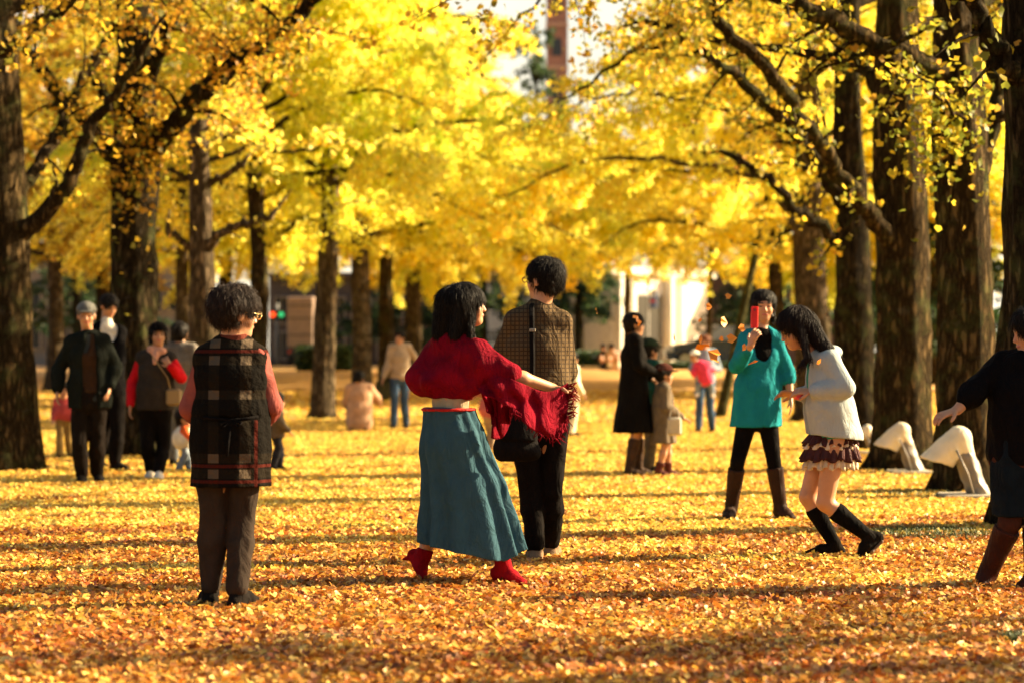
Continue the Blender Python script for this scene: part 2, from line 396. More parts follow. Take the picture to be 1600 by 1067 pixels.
    def leg(s, S, e=0.0, t0=0.0, t1=2.0, k=0.02, e2=None, m=1.0):
        q = s.sc; a, b, c = s.J['hip'+S], s.J['kn'+S], s.J['an'+S]; o = []; e2 = e if e2 is None else e2
        if t0 < 1: 
            aa = a+(b-a)*t0; bb = a+(b-a)*min(t1, 1)
            o.append(('+', Cap(aa, bb, (0.082*q*(1-t0)+0.054*q*t0+e)*m, (0.054*q+e)*m), k))
        if t1 > 1:
            u0 = max(t0-1, 0); u1 = t1-1; m1 = b+(c-b)*0.32; fw = V3(0, 0, 0)
            p0 = b+(c-b)*u0
            if u0 < 0.3: o.append(('+', Cap(p0, m1, (0.052*q+e)*m, (0.054*q+(e+e2)/2)*m), k))
            o.append(('+', Cap(m1 if u0 < 0.3 else p0, b+(c-b)*max(u1, 0.33), (0.054*q+(e+e2)/2)*m, (0.036*q+e2 if u1 > 0.9 else 0.045*q+e2)*m), k))
        return o
    def foot(s, S, e=0.0, low=False):
        q = s.sc; A, T, K = s.J['an'+S], s.J['to'+S], s.J['kn'+S]; v = unit(T-A); n0 = unit((K-A)-v*np.dot(K-A, v))
        an = math.radians(22); sd_ = v*math.cos(an)+n0*math.sin(an); n = n0*math.cos(an)-v*math.sin(an)
        Hh = A-0.035*q*sd_-0.055*q*n; L = unit(np.cross(sd_, n)); T2 = T-sd_*0.02*q; mid = Hh+(T2-Hh)*0.55+0.012*q*n
        return [('+', Sec(Hh, mid, L, (0.030*q+e, 0.034*q+e), (0.038*q+e, 0.036*q+e)), 0.02),
                ('+', Sec(mid, T2, L, (0.038*q+e, 0.034*q+e), (0.028*q+e, 0.018*q+e)), 0.02),
                ('+', Cap(A, A-0.01*n, 0.034*q+e), 0.02)], (Hh, mid, T2, n, sd_, L)
    def body(s):
        o = s.torso(0, 0.05); J = s.J
        o += [('+', Cap(J['neck']-(J['neck']-J['chest'])*0.15, s.H(0, -0.02, -0.06), 0.052*s.sc*s.hs, 0.050*s.hs), 0.03)]
        for S in 'LR':
            o += s.arm(S, 0, 2.0); hd = s.hands.get(S, {}); w = J['wr'+S]
            d = hd.get('d', unit(w-J['el'+S])); nn = hd.get('n', V3(0, 0, -1) if abs(unit(d)[2]) < 0.8 else V3(-1 if S == 'R' else 1, 0, 0))
            if not hd.get('none'): o += hand(w, np.asarray(d, float), np.asarray(nn, float), hd.get('curl', 0.4), hd.get('ts', 1), 0.97*min(1, s.sc**0.7))
            o += s.leg(S, 0, 0, 2.0); o += s.foot(S)[0]
        o += s.head_items()
        v, f = sdf_mesh(o, s.vox)
        fc = v[f].mean(1); L = (fc-s.HC)@s.HF.T/s.hs; m = np.zeros(len(f), int); r, fw, u = L.T; ar = np.abs(r)
        m[(np.abs(ar-0.03) < 0.0125) & (np.abs(u-0.002) < 0.0055) & (fw > 0.065)] = 1
        m[(np.abs(ar-0.032) < 0.018) & (np.abs(u-0.028+0.12*np.abs(ar-0.032)) < 0.0042) & (fw > 0.055)] = 1
        m[(ar < 0.022) & (np.abs(u+0.056) < 0.0065) & (fw > 0.078)] = 2
        s.part(v, f, 'body', [skin_mat(), plain('eye_dark', (0.02, 0.013, 0.01), 0.3), plain('lips', (0.45, 0.13, 0.10), 0.4)], midx=m)
    def part(s, v, f, name, mat, midx=None, label=None, parent=None):
        o = mesh_np(name, v, f, mat, parent or s.root, midx=midx)
        if label: o['label'] = label
        return o
    def cloth(s, name, items, mat, noise=0.004, nsc=14, seed=3, vox=None, label=None, parent=None):
        v, f = sdf_mesh(items, vox or s.vox, noise, nsc, seed); return s.part(v, f, name, mat, label=label, parent=parent)
    def hair(s, mat=None, t=0.016, front=(0.0, 0.135, -0.052), fr=(0.078, 0.10, 0.108), extra=(), low=-0.07, noise=0.006, nsc=45, sides=0.0, ear=True, strands=None, wild=0.16, ln=0.042):
        o = [s.he((0, -0.016, 0.036), (0.074+t, 0.092+t, 0.080+t), 0), s.he((0, -0.045, -0.01), (0.066+t*0.5, 0.052+t, 0.072), 0.02)]
        if sides: o += [s.he((x, -0.01, -0.03), (0.018, 0.05, sides), 0.02) for x in (-0.076, 0.076)]
        o.append(s.he(front, fr, 0.008, '-'))
        if ear: o += [s.he((x, 0.012, -0.035), (0.03, 0.035, 0.05), 0.008, '-') for x in (-0.088, 0.088)]
        for e in extra: o.append(e)
        v, f = sdf_mesh(o, s.vox, noise, nsc, 7)
        r = np.random.default_rng(9); ns = strands if strands is not None else (2600 if s.vox < 0.008 else 260)
        q = f[r.integers(0, len(f), ns)]; c = v[q].mean(1); nn = np.cross(v[q[:, 1]]-v[q[:, 0]], v[q[:, 2]]-v[q[:, 0]]); nn /= np.linalg.norm(nn, axis=1)[:, None]+1e-9
        crown = s.H(0, -0.05, 0.10); d = (c-crown); d /= np.linalg.norm(d, axis=1)[:, None]+1e-9; d = d*0.7+np.array([0, 0, -0.6])+r.normal(size=c.shape)*wild; d[:, 2] -= 0.8 if wild < 0.1 else 0.0
        d -= nn*(d*nn).sum(1)[:, None]; d /= np.linalg.norm(d, axis=1)[:, None]+1e-9; sd_ = np.cross(nn, d)
        L = (r.uniform(0.4, 1.0, ns)*ln*s.hs)[:, None]; w = 0.0012 if s.vox < 0.008 else 0.004; lift = ((r.random(ns)**3)*(0.020 if wild > 0.1 else 0.010))[:, None]
        ring = []
        for t, ww in ((0, 1), (0.4, 0.9), (0.75, 0.6), (1.0, 0.12)):
            p = c+d*L*t+nn*(0.001+lift*math.sin(t*2.6))+np.array([0, 0, -0.25])*L*t*t
            ring += [p-sd_*w*ww, p+nn*w*ww, p+sd_*w*ww]
        V = np.stack(ring, 1).reshape(-1, 3); b0 = len(v)+np.arange(ns)[:, None]*12; F2 = [b0+np.array([[k*3+i, k*3+(i+1) % 3, k*3+3+(i+1) % 3, k*3+3+i]]) for k in range(3) for i in range(3)]
        return s.part(np.concatenate([v, V]), np.concatenate([f]+F2), 'hair', mat or hair_mat())
    def shoes(s, mat, sides='LR', e=0.009, top=0.0, name='shoe', heel=0.0, grounded=True, sole=None, label=None, solemat=None):
        for S in sides:
            it, (Hh, mid, T2, n, sd_, L) = s.foot(S, e)
            if top: it += [('+', Cap(s.J['an'+S], s.J['an'+S]+(s.J['kn'+S]-s.J['an'+S])*top, (0.040+e)*s.sc, ((0.058 if top > 0.3 else 0.043)+e)*s.sc), 0.02)]
            if heel:
                it.append(('+', Cap(Hh+0.008*sd_-n*0.01, Hh-n*heel-0.004*sd_, 0.019, 0.009), 0.008))
            if grounded: it.append(('c', V3(0, 0, 0.004), V3(0, 0, -1)))
            if top: it.append(('c', s.J['an'+S]+(s.J['kn'+S]-s.J['an'+S])*top, s.J['kn'+S]-s.J['an'+S]))
            o = s.cloth(name, it, mat, 0.0015, 30, label=label)
            if solemat:
                b = 0.03*s.sc+e
                it2 = [('+', Sec(Hh-n*b*0.85, mid-n*b*0.95, L, (0.036*s.sc+e, 0.012), (0.040*s.sc+e, 0.012)), 0.01), ('+', Sec(mid-n*b*0.95, T2-n*0.02, L, (0.040*s.sc+e, 0.012), (0.030*s.sc+e, 0.010)), 0.01)]
                if grounded: it2.append(('c', V3(0, 0, 0.002), V3(0, 0, -1)))
                s.cloth('sole', it2, solemat, 0, parent=o)
    def pants(s, mat, e=0.014, e2=0.018, t1=1.93, name='trousers', noise=0.007, top=None, seat=0.02):
        J = s.J; q = s.sc; uh = s.lat('hipL', 'hipR'); up = unit(J['chest']-J['pel'])
        o = [('+', Sec(J['pel']-up*0.05*q, J['pel']+up*0.11*q, uh, (0.15*q+seat, 0.108*q+seat), (0.135*q+seat, 0.098*q+seat)), 0.03)]
        for S in 'LR': o += s.leg(S, e, 0, t1, 0.010, e2)
        for S in 'LR':
            d = J['an'+S]-J['kn'+S]; o.append(('-', Ell(J['kn'+S]+d*(t1-1+0.12), (0.12*q,)*3), 0.0)) if False else None
        o = [x for x in o if x]
        o.append(('c', J['pel']+up*(0.12*q if top is None else top), up))
        if abs(J['anL'][2]-J['anR'][2]) < 0.05 and t1 > 1.8: o.append(('c', V3(0, 0, min(J['anL'][2], J['anR'][2])*0.62), V3(0, 0, -1)))
        return s.cloth(name, o, mat, noise, 20, 5)

def plaid_vest_mat():
    m, nt, b = nodes('plaid_wool')
    tc = N(nt, 'ShaderNodeTexCoord'); sp = N(nt, 'ShaderNodeSeparateXYZ'); nt.links.new(tc.outputs['Object'], sp.inputs[0])
    x, z = sp.outputs[0], sp.outputs[2]
    k = 11.25/F; X = lambda px: (px-360)*k; Z = lambda py: CH+(HZ-py)*k
    cols = bands(nt, x, [X(339), X(388), X(437), X(290)], 17*k)
    rows = bands(nt, z, [Z(537), Z(563), Z(616), Z(714), Z(738)], 14*k)
    dark = mixc(nt, cols, (0.006, 0.005, 0.004), (0.012, 0.009, 0.006))
    dark = mixc(nt, rows, dark, (0.012, 0.009, 0.006))
    c = mixc(nt, mth(nt, 'MULTIPLY', cols, rows), dark, (0.085, 0.062, 0.042))
    red = mth(nt, 'MAXIMUM', bands(nt, z, [Z(549), Z(726), Z(750)], 5*k), mth(nt, 'MULTIPLY', bands(nt, x, [X(404)], 5*k), mth(nt, 'LESS_THAN', z, Z(655))))
    c = mixc(nt, red, c, (0.055, 0.010, 0.007)); nt.links.new(c, b.inputs['Base Color'])
    nz = N(nt, 'ShaderNodeTexNoise', Scale=24.0, Detail=6.0); nt.links.new(tc.outputs['Object'], nz.inputs['Vector'])
    bump(nt, b, nz.outputs[0], 0.5, 0.05); b.inputs['Roughness'].default_value = 0.95; b.inputs['Specular IOR Level'].default_value = 0.04
    return m
def check_mat():
    m, nt, b = nodes('checked_cotton')
    tc = N(nt, 'ShaderNodeTexCoord'); sp = N(nt, 'ShaderNodeSeparateXYZ'); nt.links.new(tc.outputs['Object'], sp.inputs[0])
    def st(s, p): return mth(nt, 'LESS_THAN', mth(nt, 'FRACT', mth(nt, 'MULTIPLY', s, 1/p)), 0.28)
    a, c = st(sp.outputs[0], 0.024), st(sp.outputs[2], 0.024)
    cc = mixc(nt, mth(nt, 'MAXIMUM', a, c), (0.095, 0.062, 0.032), (0.045, 0.030, 0.018)); nt.links.new(cc, b.inputs['Base Color'])
    nz = N(nt, 'ShaderNodeTexNoise', Scale=16.0, Detail=6.0, Distortion=0.8); nt.links.new(coord(nt, (1, 1, 0.5)), nz.inputs['Vector'])
    bump(nt, b, nz.outputs[0], 0.7, 0.06); b.inputs['Roughness'].default_value = 0.9; b.inputs['Specular IOR Level'].default_value = 0.05
    return m

def build_people():
    blackhair = hair_mat(); brownhair = hair_mat('brown_hair', (0.015, 0.008, 0.005))
    # ---------- woman in plaid vest, seen from behind
    p = Fig(11.25, 360, 'older woman seen from behind in black plaid vest and pink sleeves, wearing glasses', dict(
        head=(369, 491, 0), neck=(364, 537, 0), chest=(361, 590, 0), pel=(360, 688, 0), shL=(325, 561, 0.0), shR=(399, 561, 0.0),
        elL=(298, 638, 0.02), elR=(425, 632, 0.03), wrL=(318, 662, 0.24), wrR=(408, 664, 0.22), hipL=(335, 706, 0), hipR=(383, 706, 0),
        knL=(332, 812, 0.01), knR=(378, 815, 0.02), anL=('g', 329, 0.08, 0.03), anR=('g', 372, 0.08, -0.05), toL=('g', 322, 0.03, 0.19), toR=('g', 399, 0.03, 0.08)),
        yaw=62, pitch=-4, hs=0.98, sc=0.98, vox=0.0055, hands={'L': dict(n=V3(0, 0.3, -1)), 'R': dict(d=V3(0.05, 1, 0.15), n=V3(-1, 0, 0), ts=1)})
    us = V3(1, 0, 0)
    p.cloth('blouse', p.torso(0.006)+p.arm('L', 0.014, 1.93, m=1.02)+p.arm('R', 0.014, 1.93, m=1.02), cloth('pink_knit', (0.24, 0.065, 0.055)), 0.004, 18)
    J = p.J
    vest = p.torso(0.022, 0.03, we=0.02)+[('+', Sec(J['pel']+V3(0, 0, 0.12), p.P(361, 757, 0), us, (0.168, 0.135), (0.186, 0.155), (9, 0.006, 1.0)), 0.05),
            ('+', Cap(J['neck']+V3(-0.05, 0, 0.0), J['neck']+V3(0.05, 0.01, 0.0), 0.042, 0.042), 0.02),
            ('-', Ell(J['elL']+V3(-0.065, 0, 0.02), (0.06, 0.12, 0.20)), 0.01), ('-', Ell(J['elR']+V3(0.065, 0, 0.02), (0.06, 0.12, 0.20)), 0.01),
            ('-', Ell(p.P(361, 655, -0.25), (0.3, 0.108, 0.012)), 0.02),
            ('c', p.P(361, 759, 0), V3(0, 0, -1))]
    vo = p.cloth('vest', vest, plaid_vest_mat(), 0.0035, 16)
    p.cloth('collar', [('+', Sec(J['neck']+V3(-0.0, 0, -0.005), J['neck']+V3(0.005, 0.0, 0.035), us, (0.075, 0.07), (0.066, 0.066)), 0), ('c', J['neck']+V3(0, 0, 0.048), V3(0, -0.15, 1))], MATS['pink_knit'] if False else cloth('dark_red_trim', (0.12, 0.03, 0.02)), 0.002, parent=vo)
    m = MB(); c0 = p.P(361, 656, -0.135)
    m.tube([p.P(318, 652, -0.13), p.P(345, 655, -0.155), c0, p.P(380, 655, -0.155), p.P(404, 651, -0.13)], 0.008, 8)
    m.tube([c0, p.P(350, 668, -0.16), p.P(344, 662, -0.165), c0], 0.006, 8); m.tube([c0, p.P(372, 667, -0.16), p.P(378, 661, -0.165), c0], 0.006, 8)
    m.tube([c0, p.P(357, 690, -0.165), p.P(355, 712, -0.17)], 0.006, 8)
    m.build('tie_belt', cloth('black_cloth', (0.005, 0.004, 0.004)), vo, True)
    p.pants(cloth('grey_brown_wool', (0.032, 0.023, 0.018)), 0.008, 0.016, 1.93, noise=0.009)
    p.shoes(cloth('black_leather', (0.010, 0.008, 0.007)), solemat=plain('rubber', (0.02, 0.018, 0.015), 0.8))
    p.hair(hair_mat('greying_hair', (0.018, 0.010, 0.007)), t=0.028, noise=0.010, nsc=38, front=(0, 0.14, -0.055), low=-0.1)
    m = MB()
    for sx in (-1, 1):
        m.tube([p.H(sx*0.078, 0.0, 0.008), p.H(sx*0.072, 0.095, 0.006)], 0.002, 6)
        m.tube([p.H(sx*0.034+0.026*math.cos(a), 0.105, 0.0+0.018*math.sin(a)) for a in np.linspace(0, 6.283, 14)], 0.0022, 5)
    m.tube([p.H(-0.01, 0.108, 0.004), p.H(0.01, 0.108, 0.004)], 0.002, 6)
    m.build('glasses', plain('gold_metal', (0.8, 0.6, 0.3), 0.25, 0.9), p.root, True)

    # ---------- dancing woman, red shawl, long blue skirt
    p = Fig(12.45, 735, 'woman dancing in red fringed shawl, long blue skirt and red heeled shoes', dict(
        head=(729, 479, 0), neck=(712, 533, 0), chest=(706, 582, 0.0), pel=(705, 652, 0), shL=(685, 553, 0.10), shR=(744, 553, -0.10),
        elL=(657, 591, 0.02), elR=(797, 584, -0.14), wrL=(735, 618, 0.22), wrR=(864, 606, -0.02), hipL=(694, 668, 0.05), hipR=(718, 668, -0.05),
        knL=(690, 770, 0.05), knR=(760, 775, -0.06), anL=(662, 868, 0.05), anR=(787, 882, -0.06), toL=(663, 905, 0.03), toR=(822, 911, -0.1)),
        yaw=82, pitch=5, roll=-3, hs=0.93, sc=0.93, tw=0.80, vox=0.0052, hands={'R': dict(d=V3(1, 0.1, -0.35), n=V3(0, -0.4, -1), curl=0.22, ts=-1), 'L': dict(d=V3(1, -0.1, 0.2))})
    J = p.J
    p.cloth('blouse', p.torso(0.004)+p.arm('L', 0.012, 1.6)+p.arm('R', 0.014, 0.95), cloth('cream_cotton', (0.40, 0.31, 0.20)), 0.006, 20)
    red = cloth('crimson_wool', (0.16, 0.003, 0.012), var=0.3, bs=0.6)
    u2 = unit(J['shR']-J['shL'])
    sh = p.torso(0.026, 0.05)[1:]+p.arm('R', 0.026, 0.97, 0.05)+p.arm('L', 0.030, 1.25, 0.06)+[
        ('+', Cap(p.P(700, 538, 0), p.P(724, 540, -0.02), 0.075, 0.07), 0.05), ('+', Cap(p.P(682, 590, 0.02), p.P(742, 598, -0.10), 0.075, 0.06), 0.07),
        ('+', Cap(p.P(752, 570, -0.15), p.P(786, 596, -0.13), 0.05, 0.036), 0.05), ('+', Ell(p.P(668, 598, 0.0), (0.06, 0.12, 0.06)), 0.05),
        ('c', p.P(700, 623, 0), V3(-0.06, 0, -1)), ('c', p.P(758, 620, 0), V3(0.6, 0, -1))]
    so_ = p.cloth('shawl', sh, red, 0.009, 17, 12)
    # trailing end of the shawl: a wavy sheet hanging from the arm
    top = [p.P(742, 572, -0.12), p.P(770, 580, -0.18), p.P(800, 592, -0.19), p.P(826, 604, -0.16), p.P(850, 612, -0.12), p.P(868, 608, -0.07), p.P(886, 598, -0.03)]
    bot = [p.P(745, 606, -0.12), p.P(770, 620, -0.18), p.P(796, 636, -0.21), p.P(818, 652, -0.20), p.P(843, 676, -0.15), p.P(872, 680, -0.09), p.P(887, 652, -0.05)]
    nu, nv = 48, 22; vs = []
    def samp(c, t):
        t *= len(c)-1; i = min(int(t), len(c)-2); f_ = t-i; a, b = c[i], c[i+1]
        a0 = c[max(i-1, 0)]; b1 = c[min(i+2, len(c)-1)]
        return 0.5*((2*a)+(b-a0)*f_+(2*a0-5*a+4*b-b1)*f_**2+(-a0+3*a-3*b+b1)*f_**3)
    def sheet(top, bot, seed=0, am=0.028):
        vs = []
        for j in range(nv+1):
            v = j/nv
            for i in range(nu+1):
                u = i/nu; q = samp(top, u)*(1-v)+samp(bot, u)*v
                w = am*(0.25+v)*(math.sin(13*u+3*v+seed)+0.6*math.sin(27*u-5*v+1+seed)+0.4*math.sin(9*v+6*u))
                q = q+V3(0.3*w, w, 0.15*w); vs.append(q)
        fs = [(j*(nu+1)+i, j*(nu+1)+i+1, (j+1)*(nu+1)+i+1, (j+1)*(nu+1)+i) for j in range(nv) for i in range(nu)]
        return vs, fs
    vs, fs = sheet(top, bot)
    o = mesh_np('shawl_end', vs, fs, red, so_); md = o.modifiers.new('thick', 'SOLIDIFY'); md.thickness = 0.007
    t2 = [p.P(745, 585, 0.0), p.P(768, 596, 0.02), p.P(790, 606, 0.03), p.P(812, 614, 0.03)]
    b2 = [p.P(764, 640, 0.02), p.P(772, 672, 0.03), p.P(782, 684, 0.02), p.P(806, 640, 0.03)]
    vs, fs = sheet(t2, b2, 2); o = mesh_np('shawl_end', vs, fs, red, so_); md = o.modifiers.new('thick', 'SOLIDIFY'); md.thickness = 0.007
    m = MB(); rr = random.Random(4)
    for i in range(60):
        u = 0.35+0.65*rr.random(); a = samp(bot, u)+V3(0, rr.uniform(-0.02, 0.02), 0.01); L = rr.uniform(0.03, 0.06)
        m.tube([a, a+V3(0.3*L*rr.uniform(-1, 1.2), rr.uniform(-0.01, 0.01), -L*0.5), a+V3(0.5*L*rr.uniform(-0.6, 1.6), 0, -L)], [0.0032, 0.003, 0.0015], 5)
    for i in range(40):
        v = rr.random(); a = samp(top, 1)*(1-v)+samp(bot, 1)*v; L = rr.uniform(0.03, 0.055)
        m.tube([a, a+V3(L*0.6, rr.uniform(-0.02, 0.02), rr.uniform(-0.01, 0.02)), a+V3(L, rr.uniform(-0.02, 0.02), rr.uniform(-0.03, 0.03))], [0.0032, 0.003, 0.0015], 5)
    m.build('fringe', red, so_, True)
    denim = cloth('blue_denim', (0.030, 0.078, 0.105), var=0.12, bs=0.4)
    sk = [('+', Sec(p.P(701, 641, 0), p.P(709, 698, 0), V3(1, -0.3, 0), (0.130, 0.125), (0.165, 0.15), (12, 0.012, 0.5)), 0.03),
          ('+', Sec(p.P(709, 694, 0), p.P(725, 773, 0), V3(1, -0.2, 0), (0.163, 0.15), (0.212, 0.17), (12, 0.022, 0.5)), 0.03),
          ('+', Sec(p.P(725, 770, 0), p.P(737, 890, -0.02), V3(1, -0.1, 0), (0.210, 0.17), (0.285, 0.21), (12, 0.032, 0.5)), 0.03),
          ('c', p.P(735, 862, 0), V3(-0.20, 0, -1)), ('c', p.P(700, 637, 0), V3(0.05, 0, 1)), ('c', p.P(652, 850, 0), V3(-1, 0, -0.05)),
          ('c', p.P(775, 878, 0), V3(0.42, 0, -1))]
    so2 = p.cloth('skirt', sk, denim, 0.004, 12, 4)
    p.cloth('belt', [('+', Sec(p.P(701, 641, 0), p.P(701, 638, 0), V3(1, -0.4, 0), (0.144, 0.140), (0.144, 0.140), None, 0.06), 0)], cloth('red_leather', (0.42, 0.02, 0.02), 0.4), 0.0, parent=so2)
    shoem = cloth('red_suede', (0.24, 0.006, 0.012))
    p.shoes(shoem, heel=0.060, grounded=False, e=0.003, top=0.11)
    long = [('+', Cap(p.P(700, 470, -0.02), p.P(688, 520, -0.02), 0.062, 0.040), 0.03), ('+', Cap(p.P(722, 470, -0.06), p.P(712, 525, -0.07), 0.055, 0.035), 0.03),
            ('+', Cap(p.P(733, 490, -0.075), p.P(738, 538, -0.10), 0.020, 0.016), 0.02), ('+', Cap(p.P(705, 480, 0.03), p.P(700, 522, 0.05), 0.05, 0.03), 0.03)]
    p.hair(blackhair, t=0.019, front=(0, 0.150, -0.045), fr=(0.07, 0.094, 0.095), extra=long, noise=0.004, nsc=40, sides=0.07, ear=False, wild=0.05, ln=0.06, strands=3200)

    # ---------- man with shoulder bag, seen from behind
    p = Fig(13.85, 843, 'tall man in checked brown shirt with black shoulder bag, back turned', dict(
        head=(849, 438, 0), neck=(842, 483, 0), chest=(840, 545, 0), pel=(842, 650, 0), shL=(806, 503, 0.0), shR=(875, 504, 0.0),
        elL=(778, 566, 0.10), elR=(886, 580, 0.08), wrL=(790, 600, 0.34), wrR=(868, 612, 0.28), hipL=(822, 668, 0), hipR=(864, 668, 0),
        knL=(829, 770, 0.0), knR=(862, 768, 0.0), anL=('g', 836, 0.08, -0.02), anR=('g', 862, 0.08, 0.20), toL=('g', 833, 0.03, 0.18), toR=('g', 866, 0.03, 0.4)),
        yaw=-55, pitch=2, hs=1.02, sc=1.03, vox=0.006)
    J = p.J
    p.cloth('shirt', p.torso(0.022, 0.04, we=0.025)+p.arm('L', 0.020, 1.5)+p.arm('R', 0.020, 1.5)+[
        ('+', Sec(J['pel']+V3(0, 0, 0.15), p.P(842, 652, 0), V3(1, 0, 0), (0.155, 0.13), (0.16, 0.135), (7, 0.006, 2)), 0.04),
        ('+', Sec(J['neck']+V3(0, 0, -0.03), J['neck']+V3(0.01, 0.01, 0.015), V3(1, 0, 0), (0.085, 0.075), (0.068, 0.068)), 0.02),
        ('c', p.P(842, 654, 0), V3(0, 0, -1)), ('c', J['neck']+V3(0, 0, 0.055), V3(0, 0, 1))], check_mat(), 0.006, 13, 9)
    p.pants(cloth('black_denim', (0.006, 0.0045, 0.004)), 0.008, 0.018, 1.92, noise=0.009)
    p.shoes(cloth('tan_suede', (0.20, 0.13, 0.08)), solemat=plain('white_rubber', (0.5, 0.42, 0.3), 0.7), name='shoe')
    p.hair(blackhair, t=0.022, noise=0.007, front=(0, 0.14, -0.055))
    m = MB()
    for sx in (-1, 1):
        m.tube([p.H(sx*0.078, 0.0, 0.008), p.H(sx*0.072, 0.095, 0.006)], 0.002, 6)
        m.tube([p.H(sx*0.034+0.024*math.cos(a), 0.103, 0.0+0.015*math.sin(a)) for a in np.linspace(0, 6.283, 14)], 0.0025, 5)
    m.build('glasses', plain('black_plastic', (0.01, 0.01, 0.01), 0.3), p.root, True)
    bg = empty('shoulder_bag', (p.bx, p.D, 0), 'black shoulder bag hanging behind the man in the checked shirt', 'bag')
    P = p.P
    v, f = sdf_mesh([('+', Sec(P(812, 655, -0.20), P(806, 700, -0.22), V3(1, 0.1, 0), (0.10, 0.055), (0.125, 0.065)), 0.0), ('+', Cap(P(785, 708, -0.22), P(832, 706, -0.21), 0.045, 0.045), 0.03),
                      ('c', P(815, 640, -0.2), V3(0, 0, 1))], 0.006, 0.004, 16)
    mesh_np('bag_body', v, f, cloth('black_nylon', (0.007, 0.006, 0.006)), bg)
    v, f = sdf_mesh([('+', Sec(P(811, 650, -0.225), P(807, 684, -0.255), V3(1, 0.1, 0), (0.092, 0.04), (0.11, 0.038)), 0.0), ('c', P(815, 642, -0.2), V3(0, 0, 1)), ('c', P(806, 688, -0.2), V3(0, 0, -1))], 0.006, 0.003, 16)
    mesh_np('flap', v, f, cloth('black_canvas', (0.006, 0.005, 0.005)), bg)
    MB().tube([P(838, 478, 0.05), P(831, 478, -0.08), P(831, 495, -0.150), P(832, 560, -0.172), P(831, 620, -0.178), P(831, 650, -0.19)], 0.016, 6).build('strap', cloth('black_canvas', (0.006, 0.005, 0.005)), bg)
    MB().box(-0.018, 0.018, -0.010, 0.0, -0.010, 0.010, 0.003).build('buckle', plain('steel', (0.25, 0.22, 0.18), 0.4, 0.9), bg, loc=P(832, 516, -0.180))

    # ---------- woman in turquoise tunic photographing
    p = Fig(17.3, 1185, 'woman in turquoise tunic, black leggings and brown boots raising a red phone', dict(
        head=(1193, 479, 0), neck=(1190, 515, 0), chest=(1187, 560, 0), pel=(1183, 640, 0), shL=(1168, 530, 0), shR=(1211, 531, 0),
        elL=(1150, 572, -0.12), elR=(1231, 582, 0.0), wrL=(1173, 540, -0.30), wrR=(1235, 618, -0.06), hipL=(1168, 655, 0), hipR=(1199, 655, 0),
        knL=(1152, 722, -0.05), knR=(1209, 720, -0.03), anL=('g', 1143, 0.11, 0.05), anR=('g', 1219, 0.11, 0.0), toL=('g', 1136, 0.03, -0.13), toR=('g', 1238, 0.03, -0.11)),
        yaw=178, pitch=-3, hs=0.98, sc=0.88, tw=0.98, vox=0.007, hands={'L': dict(d=V3(0.35, -0.2, 1), n=V3(0.8, 1, 0), curl=0.7, ts=1), 'R': dict(curl=0.3)})
    J = p.J
    tq = cloth('turquoise_knit', (0.004, 0.19, 0.22), var=0.12)
    p.cloth('undershirt', p.torso(0.010), cloth('black_jersey', (0.004, 0.0035, 0.0035)), 0.002)
    tun = p.torso(0.020, 0.03, we=0.03)+p.arm('L', 0.022, 1.75)+p.arm('R', 0.016, 1.15)+[
        ('+', Sec(J['pel']+V3(0, 0, 0.14), p.P(1181, 664, 0), V3(1, 0, 0), (0.15, 0.13), (0.180, 0.15), (8, 0.010, 1)), 0.05),
        ('-', Ell(p.P(1194, 521, -0.15), (0.086, 0.145, 0.205)), 0.006), ('c', p.P(1182, 666, 0), V3(0, 0, -1))]
    p.cloth('tunic', tun, tq, 0.006, 14, 21)
    p.pants(cloth('black_leggings', (0.005, 0.004, 0.004)), 0.004, 0.006, 1.6, name='leggings', noise=0.001)
    p.shoes(cloth('brown_leather', (0.032, 0.016, 0.011), 0.5), top=0.86, name='boot', e=0.013, heel=0.045)
    p.hair(blackhair, t=0.014, front=(0, 0.150, -0.040), fr=(0.070, 0.108, 0.100), noise=0.004, sides=0.085, wild=0.08, ln=0.03, strands=1500)
    ph = MB().box(-0.026, 0.026, -0.009, 0.009, -0.075, 0.075, 0.005).build('mobile_phone', plain('red_plastic', (0.65, 0.006, 0.012), 0.25), None, loc=p.P(1179, 496, -0.32)+V3(p.bx, p.D, 0))
    ph.rotation_euler = (0, 0.03, 0); tag(ph, 'bright red phone held up by the woman in turquoise', 'phone')
    MB().tube([V3(0, 0, 0), V3(0, -0.003, 0)], 0.006, 12).build('camera_lens', plain('black_plastic', (0.01, 0.01, 0.01), 0.3), ph, loc=(0, -0.0092, 0.05))
    # ---------- running girl
    p = Fig(14.05, 1295, 'girl in light grey hooded jacket, ruffled brown skirt and black knee socks running left', dict(
        head=(1243, 514, 0), neck=(1277, 554, 0), chest=(1291, 594, 0), pel=(1297, 672, 0), shL=(1277, 562, 0.10), shR=(1296, 562, -0.11),
        elL=(1276, 614, 0.20), elR=(1321, 606, -0.17), wrL=(1245, 616, 0.04), wrR=(1270, 611, -0.13), hipL=(1288, 692, 0.06), hipR=(1304, 692, -0.07),
        knL=(1262, 776, 0.06), knR=(1289, 785, -0.07), anL=('g', 1303, 0.085, 0.06), anR=(1355, 836, -0.07), toL=('g', 1257, 0.02, 0.05), toR=(1340, 874, -0.09)),
        yaw=-105, pitch=-24, roll=3, hs=0.98, sc=0.9, vox=0.006, hands={'R': dict(d=V3(-1, 0.3, 0.0), n=V3(0, 0.6, -1), curl=0.45), 'L': dict(d=V3(-1, -0.1, 0.1), n=V3(0, -0.6, -1), curl=0.5, ts=-1)})
    J = p.J
    p.cloth('shirt', p.torso(0.008)+[('+', Sec(J['pel']+V3(0, 0, 0.1), J['pel']+V3(0.0, 0, 0.0), V3(0, 1, 0), (0.12, 0.11), (0.12, 0.11)), 0.03)], cloth('green_jersey', (0.03, 0.22, 0.17)), 0.003)
